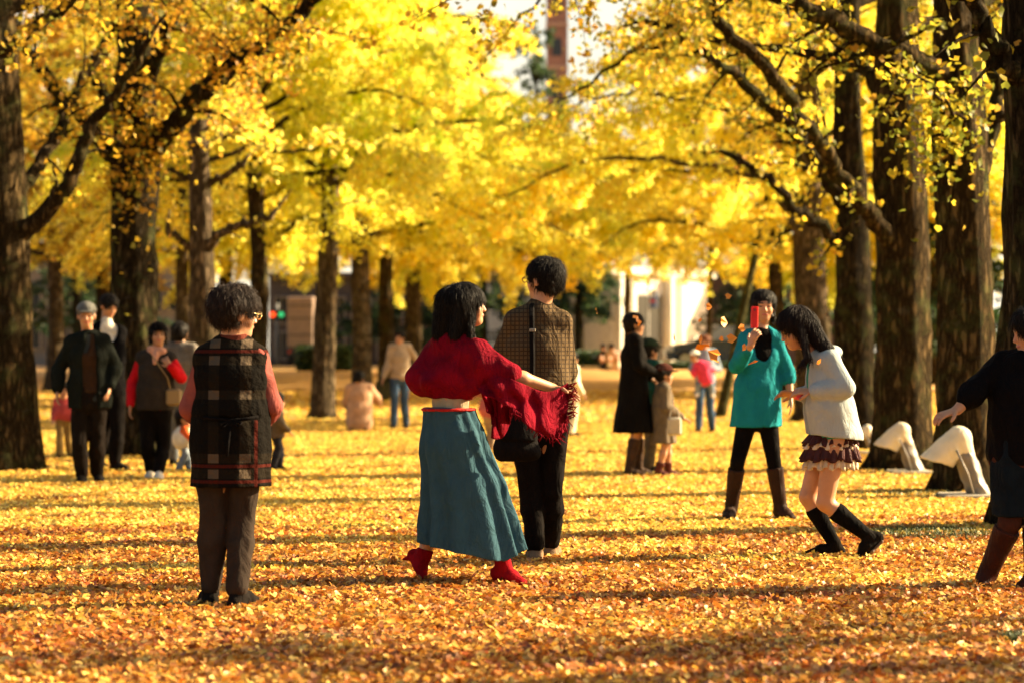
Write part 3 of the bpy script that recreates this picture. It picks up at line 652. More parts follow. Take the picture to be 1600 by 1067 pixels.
    jk = cloth('pale_grey_fleece', (0.34, 0.385, 0.385), var=0.06, bs=0.3)
    it = p.torso(0.020, 0.035, we=0.03)+p.arm('R', 0.020, 1.9, m=1.0)+p.arm('L', 0.020, 1.9, m=1.0)+[
        ('+', Sec(p.P(1294, 640, 0), p.P(1304, 686, 0), V3(0, 1, 0), (0.15, 0.135), (0.17, 0.165), (7, 0.010, 1)), 0.05),
        ('+', Ell(p.P(1300, 551, 0), (0.065, 0.10, 0.05)), 0.03),
        ('-', Sec(p.P(1244, 570, 0.0), p.P(1250, 700, 0.0), V3(0, 1, 0), (0.055, 0.10), (0.075, 0.13)), 0.01),
        ('c', p.P(1300, 682, 0), V3(-0.12, 0, -1))]
    jo = p.cloth('hooded_jacket', it, jk, 0.007, 11, 31)
    for S in 'LR':
        w, e_ = J['wr'+S], J['el'+S]; d = unit(w-e_); p.cloth('cuff', [('+', Cap(w-d*0.030, w-d*0.010, 0.033, 0.033), 0)], cloth('pink_trim', (0.75, 0.10, 0.14)), 0, parent=jo)
    m = MB(); fl = []
    def frill(y0, y1, w0, w1, am, n, ph, mat, name='ruffle', parent=None):
        a = p.P(1300, y0, 0); b = p.P(1297, y1, 0); vs = []; nr = 6; ns = 160
        for j in range(nr+1):
            t = j/nr
            for i in range(ns):
                th = 2*math.pi*i/ns; r = (w0+(w1-w0)*t)+am*(0.15+t)*math.sin(n*th+ph)+am*0.4*t*math.sin(n*2.3*th)
                c = a+(b-a)*t; vs.append(c+V3(r*1.05*math.cos(th), r*0.95*math.sin(th), 0.010*t*math.sin(n*th*0.5+ph)))
        fs = [(j*ns+i, j*ns+(i+1) % ns, (j+1)*ns+(i+1) % ns, (j+1)*ns+i) for j in range(nr) for i in range(ns)]
        o = mesh_np(name, vs, fs, mat, parent); md = o.modifiers.new('t', 'SOLIDIFY'); md.thickness = 0.005; return o
    br = cloth('dark_brown_satin', (0.06, 0.022, 0.022), 0.5); cr = cloth('cream_lace', (0.62, 0.50, 0.36))
    sk = p.cloth('skirt', [('+', Sec(p.P(1300, 672, 0), p.P(1298, 716, 0), V3(0, 1, 0), (0.12, 0.115), (0.132, 0.125)), 0), ('c', p.P(1298, 719, 0), V3(0, 0, -1))], br, 0.004)
    frill(679, 694, 0.125, 0.145, 0.011, 22, 0, br, parent=sk); frill(688, 699, 0.13, 0.143, 0.009, 24, 1, cr, parent=sk)
    frill(695, 719, 0.133, 0.158, 0.013, 20, 2, br, parent=sk); frill(712, 731, 0.128, 0.142, 0.010, 26, 0.5, cr, parent=sk)
    sock = cloth('black_sock', (0.004, 0.0035, 0.0035))
    for S in 'LR': p.cloth('knee_sock', p.leg(S, 0.006, 1.20, 1.97, 0.01)+[('c', J['kn'+S]+(J['an'+S]-J['kn'+S])*0.22, J['kn'+S]-J['an'+S])], sock, 0.0)
    p.shoes(cloth('dark_suede', (0.008, 0.006, 0.005)), 'L', e=0.010, solemat=plain('rubber_brown', (0.10, 0.06, 0.035), 0.8))
    p.shoes(cloth('dark_suede', (0.008, 0.006, 0.005)), 'R', e=0.010, grounded=False, solemat=plain('rubber_brown', (0.10, 0.06, 0.035), 0.8))
    ex = [('+', Cap(p.P(1262, 505, -0.03), p.P(1290, 545, -0.08), 0.050, 0.036), 0.03), ('+', Cap(p.P(1290, 545, -0.08), p.P(1308, 556, -0.10), 0.034, 0.015), 0.02),
          ('+', Cap(p.P(1252, 515, -0.08), p.P(1262, 560, -0.13), 0.024, 0.018), 0.02), ('+', Cap(p.P(1262, 560, -0.13), p.P(1248, 574, -0.14), 0.017, 0.008), 0.01), ('+', Cap(p.P(1265, 515, 0.03), p.P(1285, 545, 0.05), 0.04, 0.03), 0.03)]
    p.hair(hair_mat('dark_brown_hair', (0.010, 0.005, 0.004)), t=0.018, front=(0, 0.148, -0.048), fr=(0.068, 0.094, 0.098), extra=ex, noise=0.004, sides=0.055, ear=False, wild=0.06, ln=0.06, strands=3200)

    # ---------- dark clothed woman at right edge
    p = Fig(12.2, 1600, 'woman in black sweater, dark skirt and brown boots striding at the right edge', dict(
        head=(1612, 520, 0), neck=(1600, 566, 0), chest=(1600, 610, 0), pel=(1596, 700, 0), shL=(1568, 572, 0.05), shR=(1640, 572, -0.05),
        elL=(1526, 607, 0.0), elR=(1662, 640, -0.1), wrL=(1496, 640, -0.05), wrR=(1690, 690, -0.1), hipL=(1578, 716, 0.03), hipR=(1614, 716, -0.03),
        knL=(1578, 815, -0.04), knR=(1618, 815, -0.02), anL=(1545, 890, 0.06), anR=('g', 1616, 0.09, -0.15), toL=(1534, 917, 0.0), toR=('g', 1590, 0.03, -0.20)),
        yaw=-100, pitch=-10, hs=0.98, sc=1.0, vox=0.0065, hands={'L': dict(d=V3(-1, -0.3, -0.3), n=V3(0.2, 0.3, -1), curl=0.45)})
    J = p.J
    p.cloth('sweater', p.torso(0.024, 0.045, we=0.02)+p.arm('L', 0.026, 1.55)+p.arm('R', 0.028, 1.9), cloth('black_wool', (0.004, 0.0035, 0.004)), 0.007)
    p.cloth('skirt', [('+', Sec(J['pel']+V3(0, 0, 0.10), p.P(1594, 800, 0), V3(1, 0, 0), (0.15, 0.12), (0.145, 0.13), (6, 0.006, 1)), 0.03), ('c', p.P(1594, 806, 0), V3(0, 0, -1))], cloth('dark_navy', (0.006, 0.010, 0.014)), 0.006)
    lt = cloth('russet_leather', (0.045, 0.015, 0.010), 0.4)
    p.pants(cloth('russet_tights', (0.05, 0.018, 0.012)), 0.004, 0.004, 1.5, name='tights', noise=0, top=0.05)
    p.shoes(lt, 'L', top=0.86, name='boot', grounded=False, e=0.01, heel=0.03); p.shoes(lt, 'R', top=0.86, name='boot', e=0.01)
    p.hair(blackhair, t=0.024, sides=0.07, ear=False, extra=[('+', Cap(p.P(1632, 520, 0), p.P(1640, 560, 0), 0.06, 0.04), 0.03)])

    # ---------- man in cap, left
    p = Fig(22.4, 138, 'elderly man in grey cap, open dark jacket and brown waistcoat walking at left', dict(
        head=(135, 494, 0), neck=(137, 524, 0), chest=(138, 557, 0), pel=(140, 620, 0), shL=(114, 536, 0), shR=(161, 534, 0),
        elL=(92, 577, 0.02), elR=(180, 572, 0.05), wrL=(90, 610, -0.04), wrR=(172, 604, -0.06), hipL=(129, 632, 0), hipR=(151, 632, 0),
        knL=(124, 694, -0.06), knR=(152, 694, 0.04), anL=('g', 128, 0.09, 0.0), anR=('g', 153, 0.09, 0.2), toL=('g', 127, 0.03, -0.16), toR=('g', 158, 0.03, 0.05)),
        yaw=172, pitch=-4, hs=1.0, sc=1.05, vox=0.009, group=None)
    J = p.J; us = V3(1, 0, 0)
    jm = cloth('dark_green_twill', (0.008, 0.010, 0.008))
    p.cloth('shirt', p.torso(0.010), cloth('slate_cotton', (0.03, 0.035, 0.033)), 0.002)
    p.cloth('waistcoat', p.torso(0.018)+[('-', Ell(J['neck']+V3(0, -0.12, -0.02), (0.04, 0.10, 0.15)), 0.01), ('c', J['pel']+V3(0, 0, 0.04), V3(0, 0, -1))], cloth('brown_wool', (0.035, 0.018, 0.010)), 0.003)
    p.cloth('jacket', p.torso(0.030, 0.04, we=0.02)+p.arm('L', 0.028, 1.9)+p.arm('R', 0.028, 1.9)+[('+', Sec(J['pel']+V3(0, 0, 0.1), p.P(140, 636, 0), us, (0.19, 0.14), (0.20, 0.155), (6, 0.008, 0)), 0.04),
        ('-', Sec(p.P(137, 525, -0.19), p.P(139, 650, -0.22), us, (0.06, 0.13), (0.115, 0.13)), 0.01), ('c', p.P(140, 638, 0), V3(0, 0, -1))], jm, 0.008)
    p.pants(cloth('black_brown_wool', (0.010, 0.007, 0.0055)), 0.014, 0.024, 1.93, noise=0.01); p.shoes(cloth('black_leather', (0.010, 0.008, 0.007)))
    p.hair(hair_mat('grey_hair', (0.10, 0.09, 0.08)), t=0.008)
    def cap(p, mat, brim=True, t=0.022):
        it = [p.he((0, -0.012, 0.045), (0.074+t, 0.092+t, 0.072+t), 0), ('c', p.H(0, 0, 0.045), -p.HF[2])]
        o = p.cloth('cap', it, mat, 0.002)
        if brim:
            it = [p.he((0, 0.10, 0.046), (0.075, 0.075, 0.009), 0)]
            p.cloth('visor', it, mat, 0.0, parent=o, vox=0.005)
        return o
    cap(p, cloth('grey_felt', (0.13, 0.13, 0.12)))
    # ---------- man behind him
    p = Fig(25.3, 172, 'dark haired man in white shirt behind the elderly man in the cap, looking down', dict(
        head=(170, 479, 0), neck=(165, 507, 0), chest=(163, 540, 0), pel=(170, 610, 0), shL=(140, 520, 0), shR=(186, 520, 0),
        elL=(132, 560, 0), elR=(186, 565, -0.1), wrL=(134, 600, -0.1), wrR=(168, 590, -0.25), hipL=(162, 620, 0), hipR=(181, 620, 0),
        knL=(160, 672, 0), knR=(184, 672, -0.1), anL=('g', 152, 0.09, 0.3), anR=('g', 180, 0.09, -0.1), toL=('g', 166, 0.03, 0.2), toR=('g', 201, 0.03, -0.2)),
        yaw=140, pitch=-22, sc=1.02, vox=0.009)
    p.cloth('shirt', p.torso(0.014)+[('+', Cap(p.J['neck'], p.J['neck']+V3(0.01, 0, 0.03), 0.072, 0.06), 0.02)], cloth('white_cotton', (0.70, 0.66, 0.56)), 0.003)
    p.cloth('jacket', p.torso(0.028, we=0.02)+p.arm('L', 0.03, 1.9)+p.arm('R', 0.03, 1.9)+[('-', Ell(p.J['neck']+V3(0.05, -0.10, -0.02), (0.09, 0.12, 0.17)), 0.01)], cloth('black_wool', (0.004, 0.0035, 0.004)), 0.006)
    p.pants(cloth('black_denim', (0.006, 0.0045, 0.004)), 0.02, 0.03, 1.93); p.shoes(MATS['black_leather']); p.hair(blackhair, t=0.02)
    # ---------- woman with red sleeves
    p = Fig(23.2, 243, 'woman in dark cap and grey padded vest over bright red sleeves, hand at chest', dict(
        head=(247, 524, 0), neck=(246, 550, 0), chest=(244, 578, 0), pel=(243, 636, 0), shL=(223, 560, 0), shR=(265, 560, 0),
        elL=(208, 598, 0.05), elR=(283, 590, -0.03), wrL=(204, 632, -0.02), wrR=(267, 572, -0.18), hipL=(233, 646, 0), hipR=(254, 646, 0),
        knL=(230, 697, -0.06), knR=(256, 697, 0.0), anL=('g', 235, 0.09, 0.1), anR=('g', 249, 0.09, -0.1), toL=('g', 232, 0.03, -0.06), toR=('g', 250, 0.03, -0.28)),
        yaw=165, pitch=2, hs=0.97, sc=0.95, vox=0.009, hands={'R': dict(d=V3(-0.6, 0.1, 0.7), n=V3(0, 1, 0), curl=0.8)})
    J = p.J
    p.cloth('sweater', p.torso(0.008)+p.arm('L', 0.018, 1.95)+p.arm('R', 0.018, 1.95), cloth('scarlet_knit', (0.55, 0.012, 0.022)), 0.004)
    vo = p.cloth('vest', p.torso(0.030, 0.03, we=0.03)+[('+', Sec(J['pel']+V3(0, 0, 0.1), p.P(243, 636, 0), us, (0.165, 0.14), (0.165, 0.145)), 0.03), ('c', p.P(243, 640, 0), V3(0, 0, -1)),
        ('-', Ell(J['neck']+V3(0, -0.10, 0.03), (0.06, 0.10, 0.10)), 0.01)], cloth('grey_quilt', (0.035, 0.028, 0.023)), 0.004)
    p.cloth('scarf', [('+', Cap(J['neck']+V3(-0.05, -0.04, 0.01), J['neck']+V3(0.05, -0.05, 0.0), 0.05, 0.045), 0.02), ('+', Cap(J['neck']+V3(0.0, -0.09, -0.02), J['neck']+V3(-0.01, -0.12, -0.10), 0.035, 0.02), 0.02)], cloth('peach_knit', (0.65, 0.32, 0.22)), 0.006, 30)
    p.pants(cloth('black_denim', (0.006, 0.0045, 0.004)), 0.012, 0.018, 1.93); p.shoes(cloth('white_canvas', (0.7, 0.62, 0.5)))
    p.hair(blackhair, t=0.012, sides=0.05); cap(p, cloth('black_cloth', (0.005, 0.004, 0.004)))
    bgo = empty('handbag', (p.bx, p.D, 0), 'small tan handbag at the hip of the woman with red sleeves', 'bag')
    MB().box(-0.075, 0.075, -0.04, 0.04, -0.10, 0.06, 0.02).build('bag_body', plain('tan_leather', (0.26, 0.17, 0.07), 0.5), bgo, loc=p.P(272, 617, -0.12))
    MB().tube([p.P(266, 607, -0.12), p.P(262, 590, -0.16), p.P(238, 556, -0.14)], 0.006, 6).build('strap', plain('tan_leather', (0.26, 0.17, 0.07), 0.5), bgo)

    def simple(D, px, label, top, ftop, fbot, shirtm, legm, shoem, hairm=None, yaw=180, pitch=0, w=1.0, name='jacket', hat=None, hem=None, bare=False, arms=None, vox=0.010, stride=0.06, lean=0, hs=None, group=None, skirt=None, gz0=0.0):
        """standing figure: top = px row of the crown, feet on the ground; measured in metres from the rows"""
        k = D/F; gy = HZ+(CH-gz0)/k; Ht = (gy-top)*k
        if hs is None: hs = 0.97 if Ht > 1.35 else 0.80+0.12*max(0, (Ht-0.8)/0.55)
        hh = 0.235*hs; q = Ht/1.68*(1.0 if Ht > 1.35 else 1.08); bodyH = Ht-hh
        cr = lambda f_, x, dy: (lambda xx: ('g', xx, f_, dy))(px+(x+lean*f_/Ht)/k*1.0)
        sh = bodyH-0.05*q; w *= q; yv = math.radians(yaw); c, s_ = -math.cos(yv), math.sin(yv)   # body frame: right & forward
        def at(f_, lx, fw): return cr(f_, lx*c, lx*s_*0.0+(lx*s_)-fw*0) if False else cr(f_, lx*abs(c) + fw*s_, -abs(s_)*lx*(1 if s_ > 0 else -1)*1.0 + fw*(-c))
        J = dict(head=at(Ht-hh*0.52, 0, 0.01), neck=at(bodyH-0.0, 0, 0), chest=at(bodyH*0.85, 0, 0), pel=at(Ht*0.55, 0, 0), shL=at(sh, -0.145*w, 0), shR=at(sh, 0.145*w, 0),
                 hipL=at(Ht*0.51, -0.085*q, 0), hipR=at(Ht*0.51, 0.085*q, 0), knL=at(Ht*0.28, -0.08*q, 0.03+stride*0.5), knR=at(Ht*0.28, 0.08*q, 0.03-stride*0.3),
                 anL=at(0.085*q, -0.09*q, stride), anR=at(0.085*q, 0.09*q, -stride), toL=at(0.03*q, -0.10*q, stride+0.17*q), toR=at(0.03*q, 0.11*q, -stride+0.17*q),
                 elL=at(Ht*0.635, -0.195*w, -0.02), elR=at(Ht*0.635, 0.195*w, -0.02), wrL=at(Ht*0.51, -0.20*w, 0.10), wrR=at(Ht*0.51, 0.20*w, 0.10))
        for kk, vv in (arms or {}).items(): J[kk] = at(Ht*vv[0], vv[1]*w, vv[2])
        p = Fig(D, px, label, J, yaw=yaw, pitch=pitch, hs=hs, sc=q*0.98, vox=vox, group=group, gz0=gz0)
        top_ = p.torso(0.022, 0.03, we=0.02)+p.arm('L', 0.022, 1.9)+p.arm('R', 0.022, 1.9)
        if hem is not None:
            top_ += [('+', Sec(p.J['pel']+V3(0, 0, 0.08*q), V3(*p.J['pel'][:2], Ht*hem[0]), p.lat('hipL', 'hipR'), (0.165*q, 0.13*q), (hem[1]*q, hem[1]*q*0.85), (8, 0.008, 1)), 0.04), ('c', V3(0, 0, Ht*hem[0]), V3(0, 0, -1))]
        p.cloth(name, top_, shirtm, 0.005)
        if legm: p.pants(legm, 0.012, 0.020, 1.93)
        p.shoes(shoem, e=0.010, top=0.0 if not isinstance(bare, float) else bare, name='shoe' if not isinstance(bare, float) else 'boot')
        p.hair(hairm or blackhair, t=0.018)
        if hat: cap(p, hat, True, 0.026)
        p.Ht = Ht; return p
    jeans = cloth('blue_jeans', (0.045, 0.085, 0.15)); blk = MATS['black_leather']; bw = MATS['black_wool']
    simple(26.2, 281, 'person in black beret and grey top facing away behind the red-sleeved woman', 504, 0, 0, cloth('grey_jersey', (0.16, 0.14, 0.12)), cloth('faded_denim', (0.14, 0.15, 0.16)), blk, yaw=10, hat=None, hs=1.0, w=1.05)
    p = simple(25.0, 287, 'toddler in orange top and white overalls behind the plaid vest woman', 640, 0, 0, cloth('orange_knit', (0.6, 0.10, 0.03)), cloth('pale_denim', (0.2, 0.24, 0.28)), blk, yaw=100)
    p.cloth('overalls', [('+', Ell(p.J['pel']+V3(0, 0, 0.0), (0.12, 0.12, 0.13)), 0)], cloth('white_cotton', (0.70, 0.66, 0.56)), 0.005)
    simple(28.3, 101, 'small child in red top and tan trousers half hidden by the elderly man', 597, 0, 0, cloth('rose_knit', (0.45, 0.07, 0.07)), cloth('khaki_cotton', (0.26, 0.17, 0.06)), blk, yaw=190, arms={'elR': (0.6, 0.2, 0.0)})
    simple(25.1, 431, 'small child in brown jacket stooping beside the plaid vest woman', 612, 0, 0, cloth('brown_tweed', (0.10, 0.075, 0.05)), cloth('dark_cotton', (0.02, 0.02, 0.025)), blk, yaw=70, hem=(0.42, 0.2), w=1.1)
    # kneeling woman
    D = 39.1
    p = Fig(D, 562, 'person in beige-pink coat kneeling on the leaves, facing away', dict(
        head=(561, 592, 0), neck=(562, 603, 0), chest=(563, 618, -0.02), pel=(561, 655, -0.05), shL=(547, 607, 0), shR=(577, 607, 0), elL=(541, 628, 0.08), elR=(588, 620, 0.1),
        wrL=(547, 640, 0.28), wrR=(592, 630, 0.35), hipL=(553, 659, -0.05), hipR=(570, 659, -0.05), knL=('g', 548, 0.08, 0.35), knR=('g', 575, 0.08, 0.35),
        anL=('g', 551, 0.07, -0.05), anR=('g', 571, 0.07, -0.05), toL=('g', 551, 0.03, -0.2), toR=('g', 571, 0.03, -0.2)), yaw=20, pitch=-25, sc=0.95, vox=0.012)
    p.cloth('coat', p.torso(0.04, 0.04, we=0.04)+p.arm('L', 0.035, 1.9)+p.arm('R', 0.035, 1.9)+[('+', Sec(p.J['pel']+V3(0, 0, 0.1), p.J['pel']+V3(0, 0, -0.04), us, (0.19, 0.17), (0.22, 0.2)), 0.05)], cloth('beige_pink_wool', (0.48, 0.28, 0.17)), 0.006)
    p.pants(cloth('dark_brown_cotton', (0.05, 0.03, 0.018)), 0.018, 0.02, 1.9); p.shoes(blk); p.hair(blackhair, t=0.022)
    p = simple(40.2, 625, 'person in beige sweater and blue jeans standing with hand on hip', 517, 0, 0, cloth('beige_sweater', (0.36, 0.27, 0.18)), jeans, blk, yaw=200, arms={'elR': (0.67, 0.32, -0.05), 'wrR': (0.57, 0.19, 0.1), 'elL': (0.64, -0.23, 0), 'wrL': (0.53, -0.28, 0.05)})
    o = empty('tote_bag', (W(598, 0, 40.1)[0], 40.1, 0), 'dark olive tote bag hanging from the hand of the person in beige sweater', 'bag')
    MB().box(-0.12, 0.12, -0.05, 0.05, 0.50, 0.82, 0.03).build('bag_body', cloth('olive_canvas', (0.045, 0.045, 0.022)), o)
    MB().tube([V3(-0.06, 0, 0.80), V3(-0.02, 0, 0.92), V3(0.04, 0, 0.92), V3(0.07, 0, 0.80)], 0.008, 6).build('handle', MATS['olive_canvas'], o)
    # woman in black coat with children
    p = simple(23.9, 990, 'woman in long black coat and brown boots standing in profile', 489, 0, 0, cloth('black_coat_wool', (0.006, 0.005, 0.0045)), None, cloth('brown_boot', (0.05, 0.028, 0.018), 0.5), yaw=80, hem=(0.27, 0.25), bare=0.8, arms={'elR': (0.68, 0.20, 0.02), 'wrR': (0.62, 0.14, 0.24), 'elL': (0.68, -0.20, 0.02), 'wrL': (0.6, -0.14, 0.2)}, name='coat')
    simple(24.6, 1013, 'child in dark cap, green jacket and khaki trousers by the black coat', 530, 0, 0, cloth('bottle_green', (0.012, 0.06, 0.045)), cloth('khaki_brown', (0.12, 0.085, 0.045)), blk, yaw=60, hat=cloth('dark_green_felt', (0.02, 0.035, 0.02)))
    p = simple(23.85, 1036, 'child in brown hat and grey-brown coat with bare legs, in profile', 569, 0, 0, cloth('taupe_wool', (0.13, 0.10, 0.07)), None, cloth('wine_leather', (0.09, 0.025, 0.02), 0.5), yaw=80, hem=(0.30, 0.22), hat=cloth('chestnut_felt', (0.07, 0.022, 0.016)), arms={'elR': (0.62, 0.2, 0.0), 'wrR': (0.53, 0.14, 0.18)}, name='coat', bare=0.35)
    o = empty('handbag', (W(1054, 0, 23.6)[0], 23.6, 0), 'pale grey handbag carried by the child in the brown hat', 'bag')
    MB().box(-0.07, 0.07, -0.035, 0.035, 0.42, 0.60, 0.02).build('bag_body', plain('pale_leather', (0.42, 0.38, 0.30), 0.5), o)
    MB().tube([V3(-0.05, 0, 0.59), V3(-0.03, 0, 0.68), V3(0.0, 0, 0.70), V3(0.03, 0, 0.68), V3(0.05, 0, 0.59)], 0.007, 6).build('handle', plain('pale_leather', (0.42, 0.38, 0.30), 0.5), o)
    o = empty('satchel', (W(1008, 0, 24.2)[0], 24.2, 0), 'black satchel at the hip of the child in the green jacket', 'bag')
    MB().box(-0.10, 0.09, -0.05, 0.05, 0.50, 0.72, 0.025).build('bag_body', MATS['black_cloth'], o); MB().tube([V3(-0.08, -0.01, 0.70), V3(-0.02, -0.03, 0.90), V3(0.07, -0.03, 1.05)], 0.012, 6).build('strap', MATS['black_cloth'], o)
    # parent with toddler
    p = simple(38.3, 1102, 'parent in pale blue shirt and jeans carrying a toddler', 524, 0, 0, cloth('pale_blue_cotton', (0.22, 0.27, 0.32)), jeans, blk, hairm=hair_mat('chestnut_hair', (0.14, 0.045, 0.018)), yaw=195, stride=0.12, arms={'elL': (0.66, -0.24, 0.0), 'wrL': (0.66, -0.02, 0.26), 'elR': (0.66, 0.24, 0.0), 'wrR': (0.66, 0.1, 0.26)})
    p = Fig(38.0, 1095, 'toddler in white hat and pink top held in the arms of the parent in jeans', dict(
        head=(1085, 557, 0), neck=(1092, 568, 0), chest=(1097, 576, 0), pel=(1103, 594, 0), shL=(1088, 571, 0.0), shR=(1104, 571, 0), elL=(1083, 580, -0.05), elR=(1110, 578, 0.05), wrL=(1085, 588, -0.05), wrR=(1116, 575, 0.2),
        hipL=(1099, 597, 0), hipR=(1107, 597, 0), knL=(1090, 602, 0), knR=(1112, 603, 0), anL=(1089, 614, 0), anR=(1113, 615, 0), toL=(1087, 619, -0.06), toR=(1115, 620, -0.06)), yaw=215, sc=0.52, hs=0.78, vox=0.010)
    p.cloth('top', p.torso(0.03)+p.arm('L', 0.02, 1.8)+p.arm('R', 0.02, 1.8), cloth('hot_pink', (0.72, 0.06, 0.12)), 0.004)
    p.pants(cloth('pale_denim', (0.2, 0.24, 0.28)), 0.012, 0.015, 1.9); p.shoes(cloth('white_canvas', (0.7, 0.62, 0.5)), grounded=False)
    p.hair(blackhair, t=0.01); cap(p, cloth('white_cotton', (0.7, 0.66, 0.56)))
    simple(36.3, 893, 'child in cream coat and hood half hidden behind the tall man', 549, 0, 0, cloth('cream_fleece', (0.75, 0.68, 0.5)), MATS['cream_fleece'], blk, yaw=60, hem=(0.5, 0.2))
    simple(30.5, 766, 'child in pink top glimpsed between the blue skirt and the black bag', 600, 0, 0, cloth('coral_knit', (0.55, 0.14, 0.12)), cloth('beige_cotton', (0.35, 0.24, 0.15)), blk, yaw=30, w=1.1)
    # two people sitting at the far edge of the lawn
    for (px, D, lab, m1, m2, yw) in ((945, 79.0, 'far off person in dark clothes sitting at the lawn edge', 'dark_cotton', 'dark_cotton', 30), (958, 77.5, 'far off person in pale pink shirt sitting bent over at the lawn edge', 'pale_pink', 'white_canvas', -40)):
        cloth('pale_pink', (0.6, 0.42, 0.36)); g = gz(D); k = D/F; gp = lambda dx, z, dy: ('g', px+dx/k, z, dy)
        p = Fig(D, px, lab, dict(head=gp(-0.05, 0.72, 0), neck=gp(0, 0.56, 0), chest=gp(0.02, 0.43, 0), pel=gp(0.05, 0.13, 0), shL=gp(-0.15, 0.52, 0), shR=gp(0.18, 0.52, 0), elL=gp(-0.25, 0.33, -0.1), elR=gp(0.26, 0.33, -0.1),
            wrL=gp(-0.12, 0.34, -0.3), wrR=gp(0.12, 0.34, -0.3), hipL=gp(-0.04, 0.12, 0), hipR=gp(0.13, 0.12, 0), knL=gp(-0.12, 0.42, -0.32), knR=gp(0.16, 0.42, -0.32), anL=gp(-0.12, 0.08, -0.5), anR=gp(0.16, 0.08, -0.5), toL=gp(-0.13, 0.03, -0.68), toR=gp(0.17, 0.03, -0.68)), yaw=180+yw, pitch=-20, vox=0.02, gz0=g)
        p.cloth('shirt', p.torso(0.04)+p.arm('L', 0.03, 1.9)+p.arm('R', 0.03, 1.9), MATS[m1], 0.004); p.pants(MATS[m2], 0.02, 0.02, 1.9); p.shoes(blk); p.hair(blackhair, t=0.02)

# ------------------------------------------------------------------ leaves and trees
LEAF6 = np.array([(0, 0, 0), (-0.52, 0.50, 0.10), (-0.30, 0.92, 0.16), (0, 0.80, 0.0), (0.30, 0.92, 0.16), (0.52, 0.50, 0.10)])
LEAF4 = np.array([(0, 0, 0), (-0.5, 0.75, 0.12), (0, 0.98, -0.05), (0.5, 0.75, 0.12)])
def leaves(pos, size, cols, r, flat=0.5, six=False, roll=None):
    """fan shaped leaves at pos; flat: 0 random orientation ... 1 lying flat"""
    n = len(pos); T = LEAF6 if six else LEAF4
    nrm = r.normal(size=(n, 3)); nrm /= np.linalg.norm(nrm, axis=1)[:, None]; nrm = nrm*(1-flat)+np.array([0, 0, 1.0])*flat; nrm /= np.linalg.norm(nrm, axis=1)[:, None]
    a = r.normal(size=(n, 3)); a -= nrm*(a*nrm).sum(1)[:, None]; a /= np.linalg.norm(a, axis=1)[:, None]; b = np.cross(nrm, a)
    cur = r.uniform(0.2, 2.6, n)
    s = size*r.uniform(0.7, 1.2, n)
    V = pos[:, None, :]+s[:, None, None]*(T[None, :, 0:1]*a[:, None]+(T[None, :, 1:2]-0.45)*b[:, None]+(T[None, :, 2:3]*cur[:, None, None])*nrm[:, None])
    k = len(T); base = np.arange(n)[:, None]*k
    Fs = np.concatenate([base+np.array([[0, 3, 2, 1]]), base+np.array([[0, 5, 4, 3]])], 0) if six else base+np.array([[0, 3, 2, 1]])
    return V.reshape(-1, 3), Fs, np.repeat(cols, k, 0)
PAL = {'yellow': [((0.92, 0.76, 0.10), 5), ((0.93, 0.82, 0.18), 4), ((0.82, 0.78, 0.14), 2), ((0.86, 0.60, 0.08), 1)],
       'lime': [((0.84, 0.82, 0.14), 4), ((0.92, 0.80, 0.13), 5), ((0.68, 0.74, 0.12), 2)],
       'orange': [((0.55, 0.34, 0.04), 4), ((0.48, 0.26, 0.04), 3), ((0.26, 0.24, 0.04), 4), ((0.74, 0.50, 0.06), 3)],  # darkened: shade on the left crowns is put into the leaf colour
       'olive': [((0.42, 0.33, 0.04), 4), ((0.22, 0.23, 0.035), 5), ((0.76, 0.54, 0.06), 3), ((0.52, 0.29, 0.05), 1)],  # darkened too, painting in the shade of the near right crowns
       'green': [((0.035, 0.07, 0.03), 3), ((0.05, 0.09, 0.035), 3), ((0.025, 0.05, 0.03), 2)],
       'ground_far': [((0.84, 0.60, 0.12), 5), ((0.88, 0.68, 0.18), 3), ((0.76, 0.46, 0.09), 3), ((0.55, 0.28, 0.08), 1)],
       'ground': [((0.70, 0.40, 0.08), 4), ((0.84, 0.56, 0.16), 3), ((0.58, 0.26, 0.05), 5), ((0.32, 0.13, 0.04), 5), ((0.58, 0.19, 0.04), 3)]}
def pick(pal, n, r, cl=None):
    c = np.array([x[0] for x in PAL[pal]]); w = np.array([x[1] for x in PAL[pal]], float); w /= w.sum()
    out = c[r.choice(len(c), n, p=w)]*r.uniform(0.85, 1.12, (n, 1)); return np.clip(out, 0, 0.95)
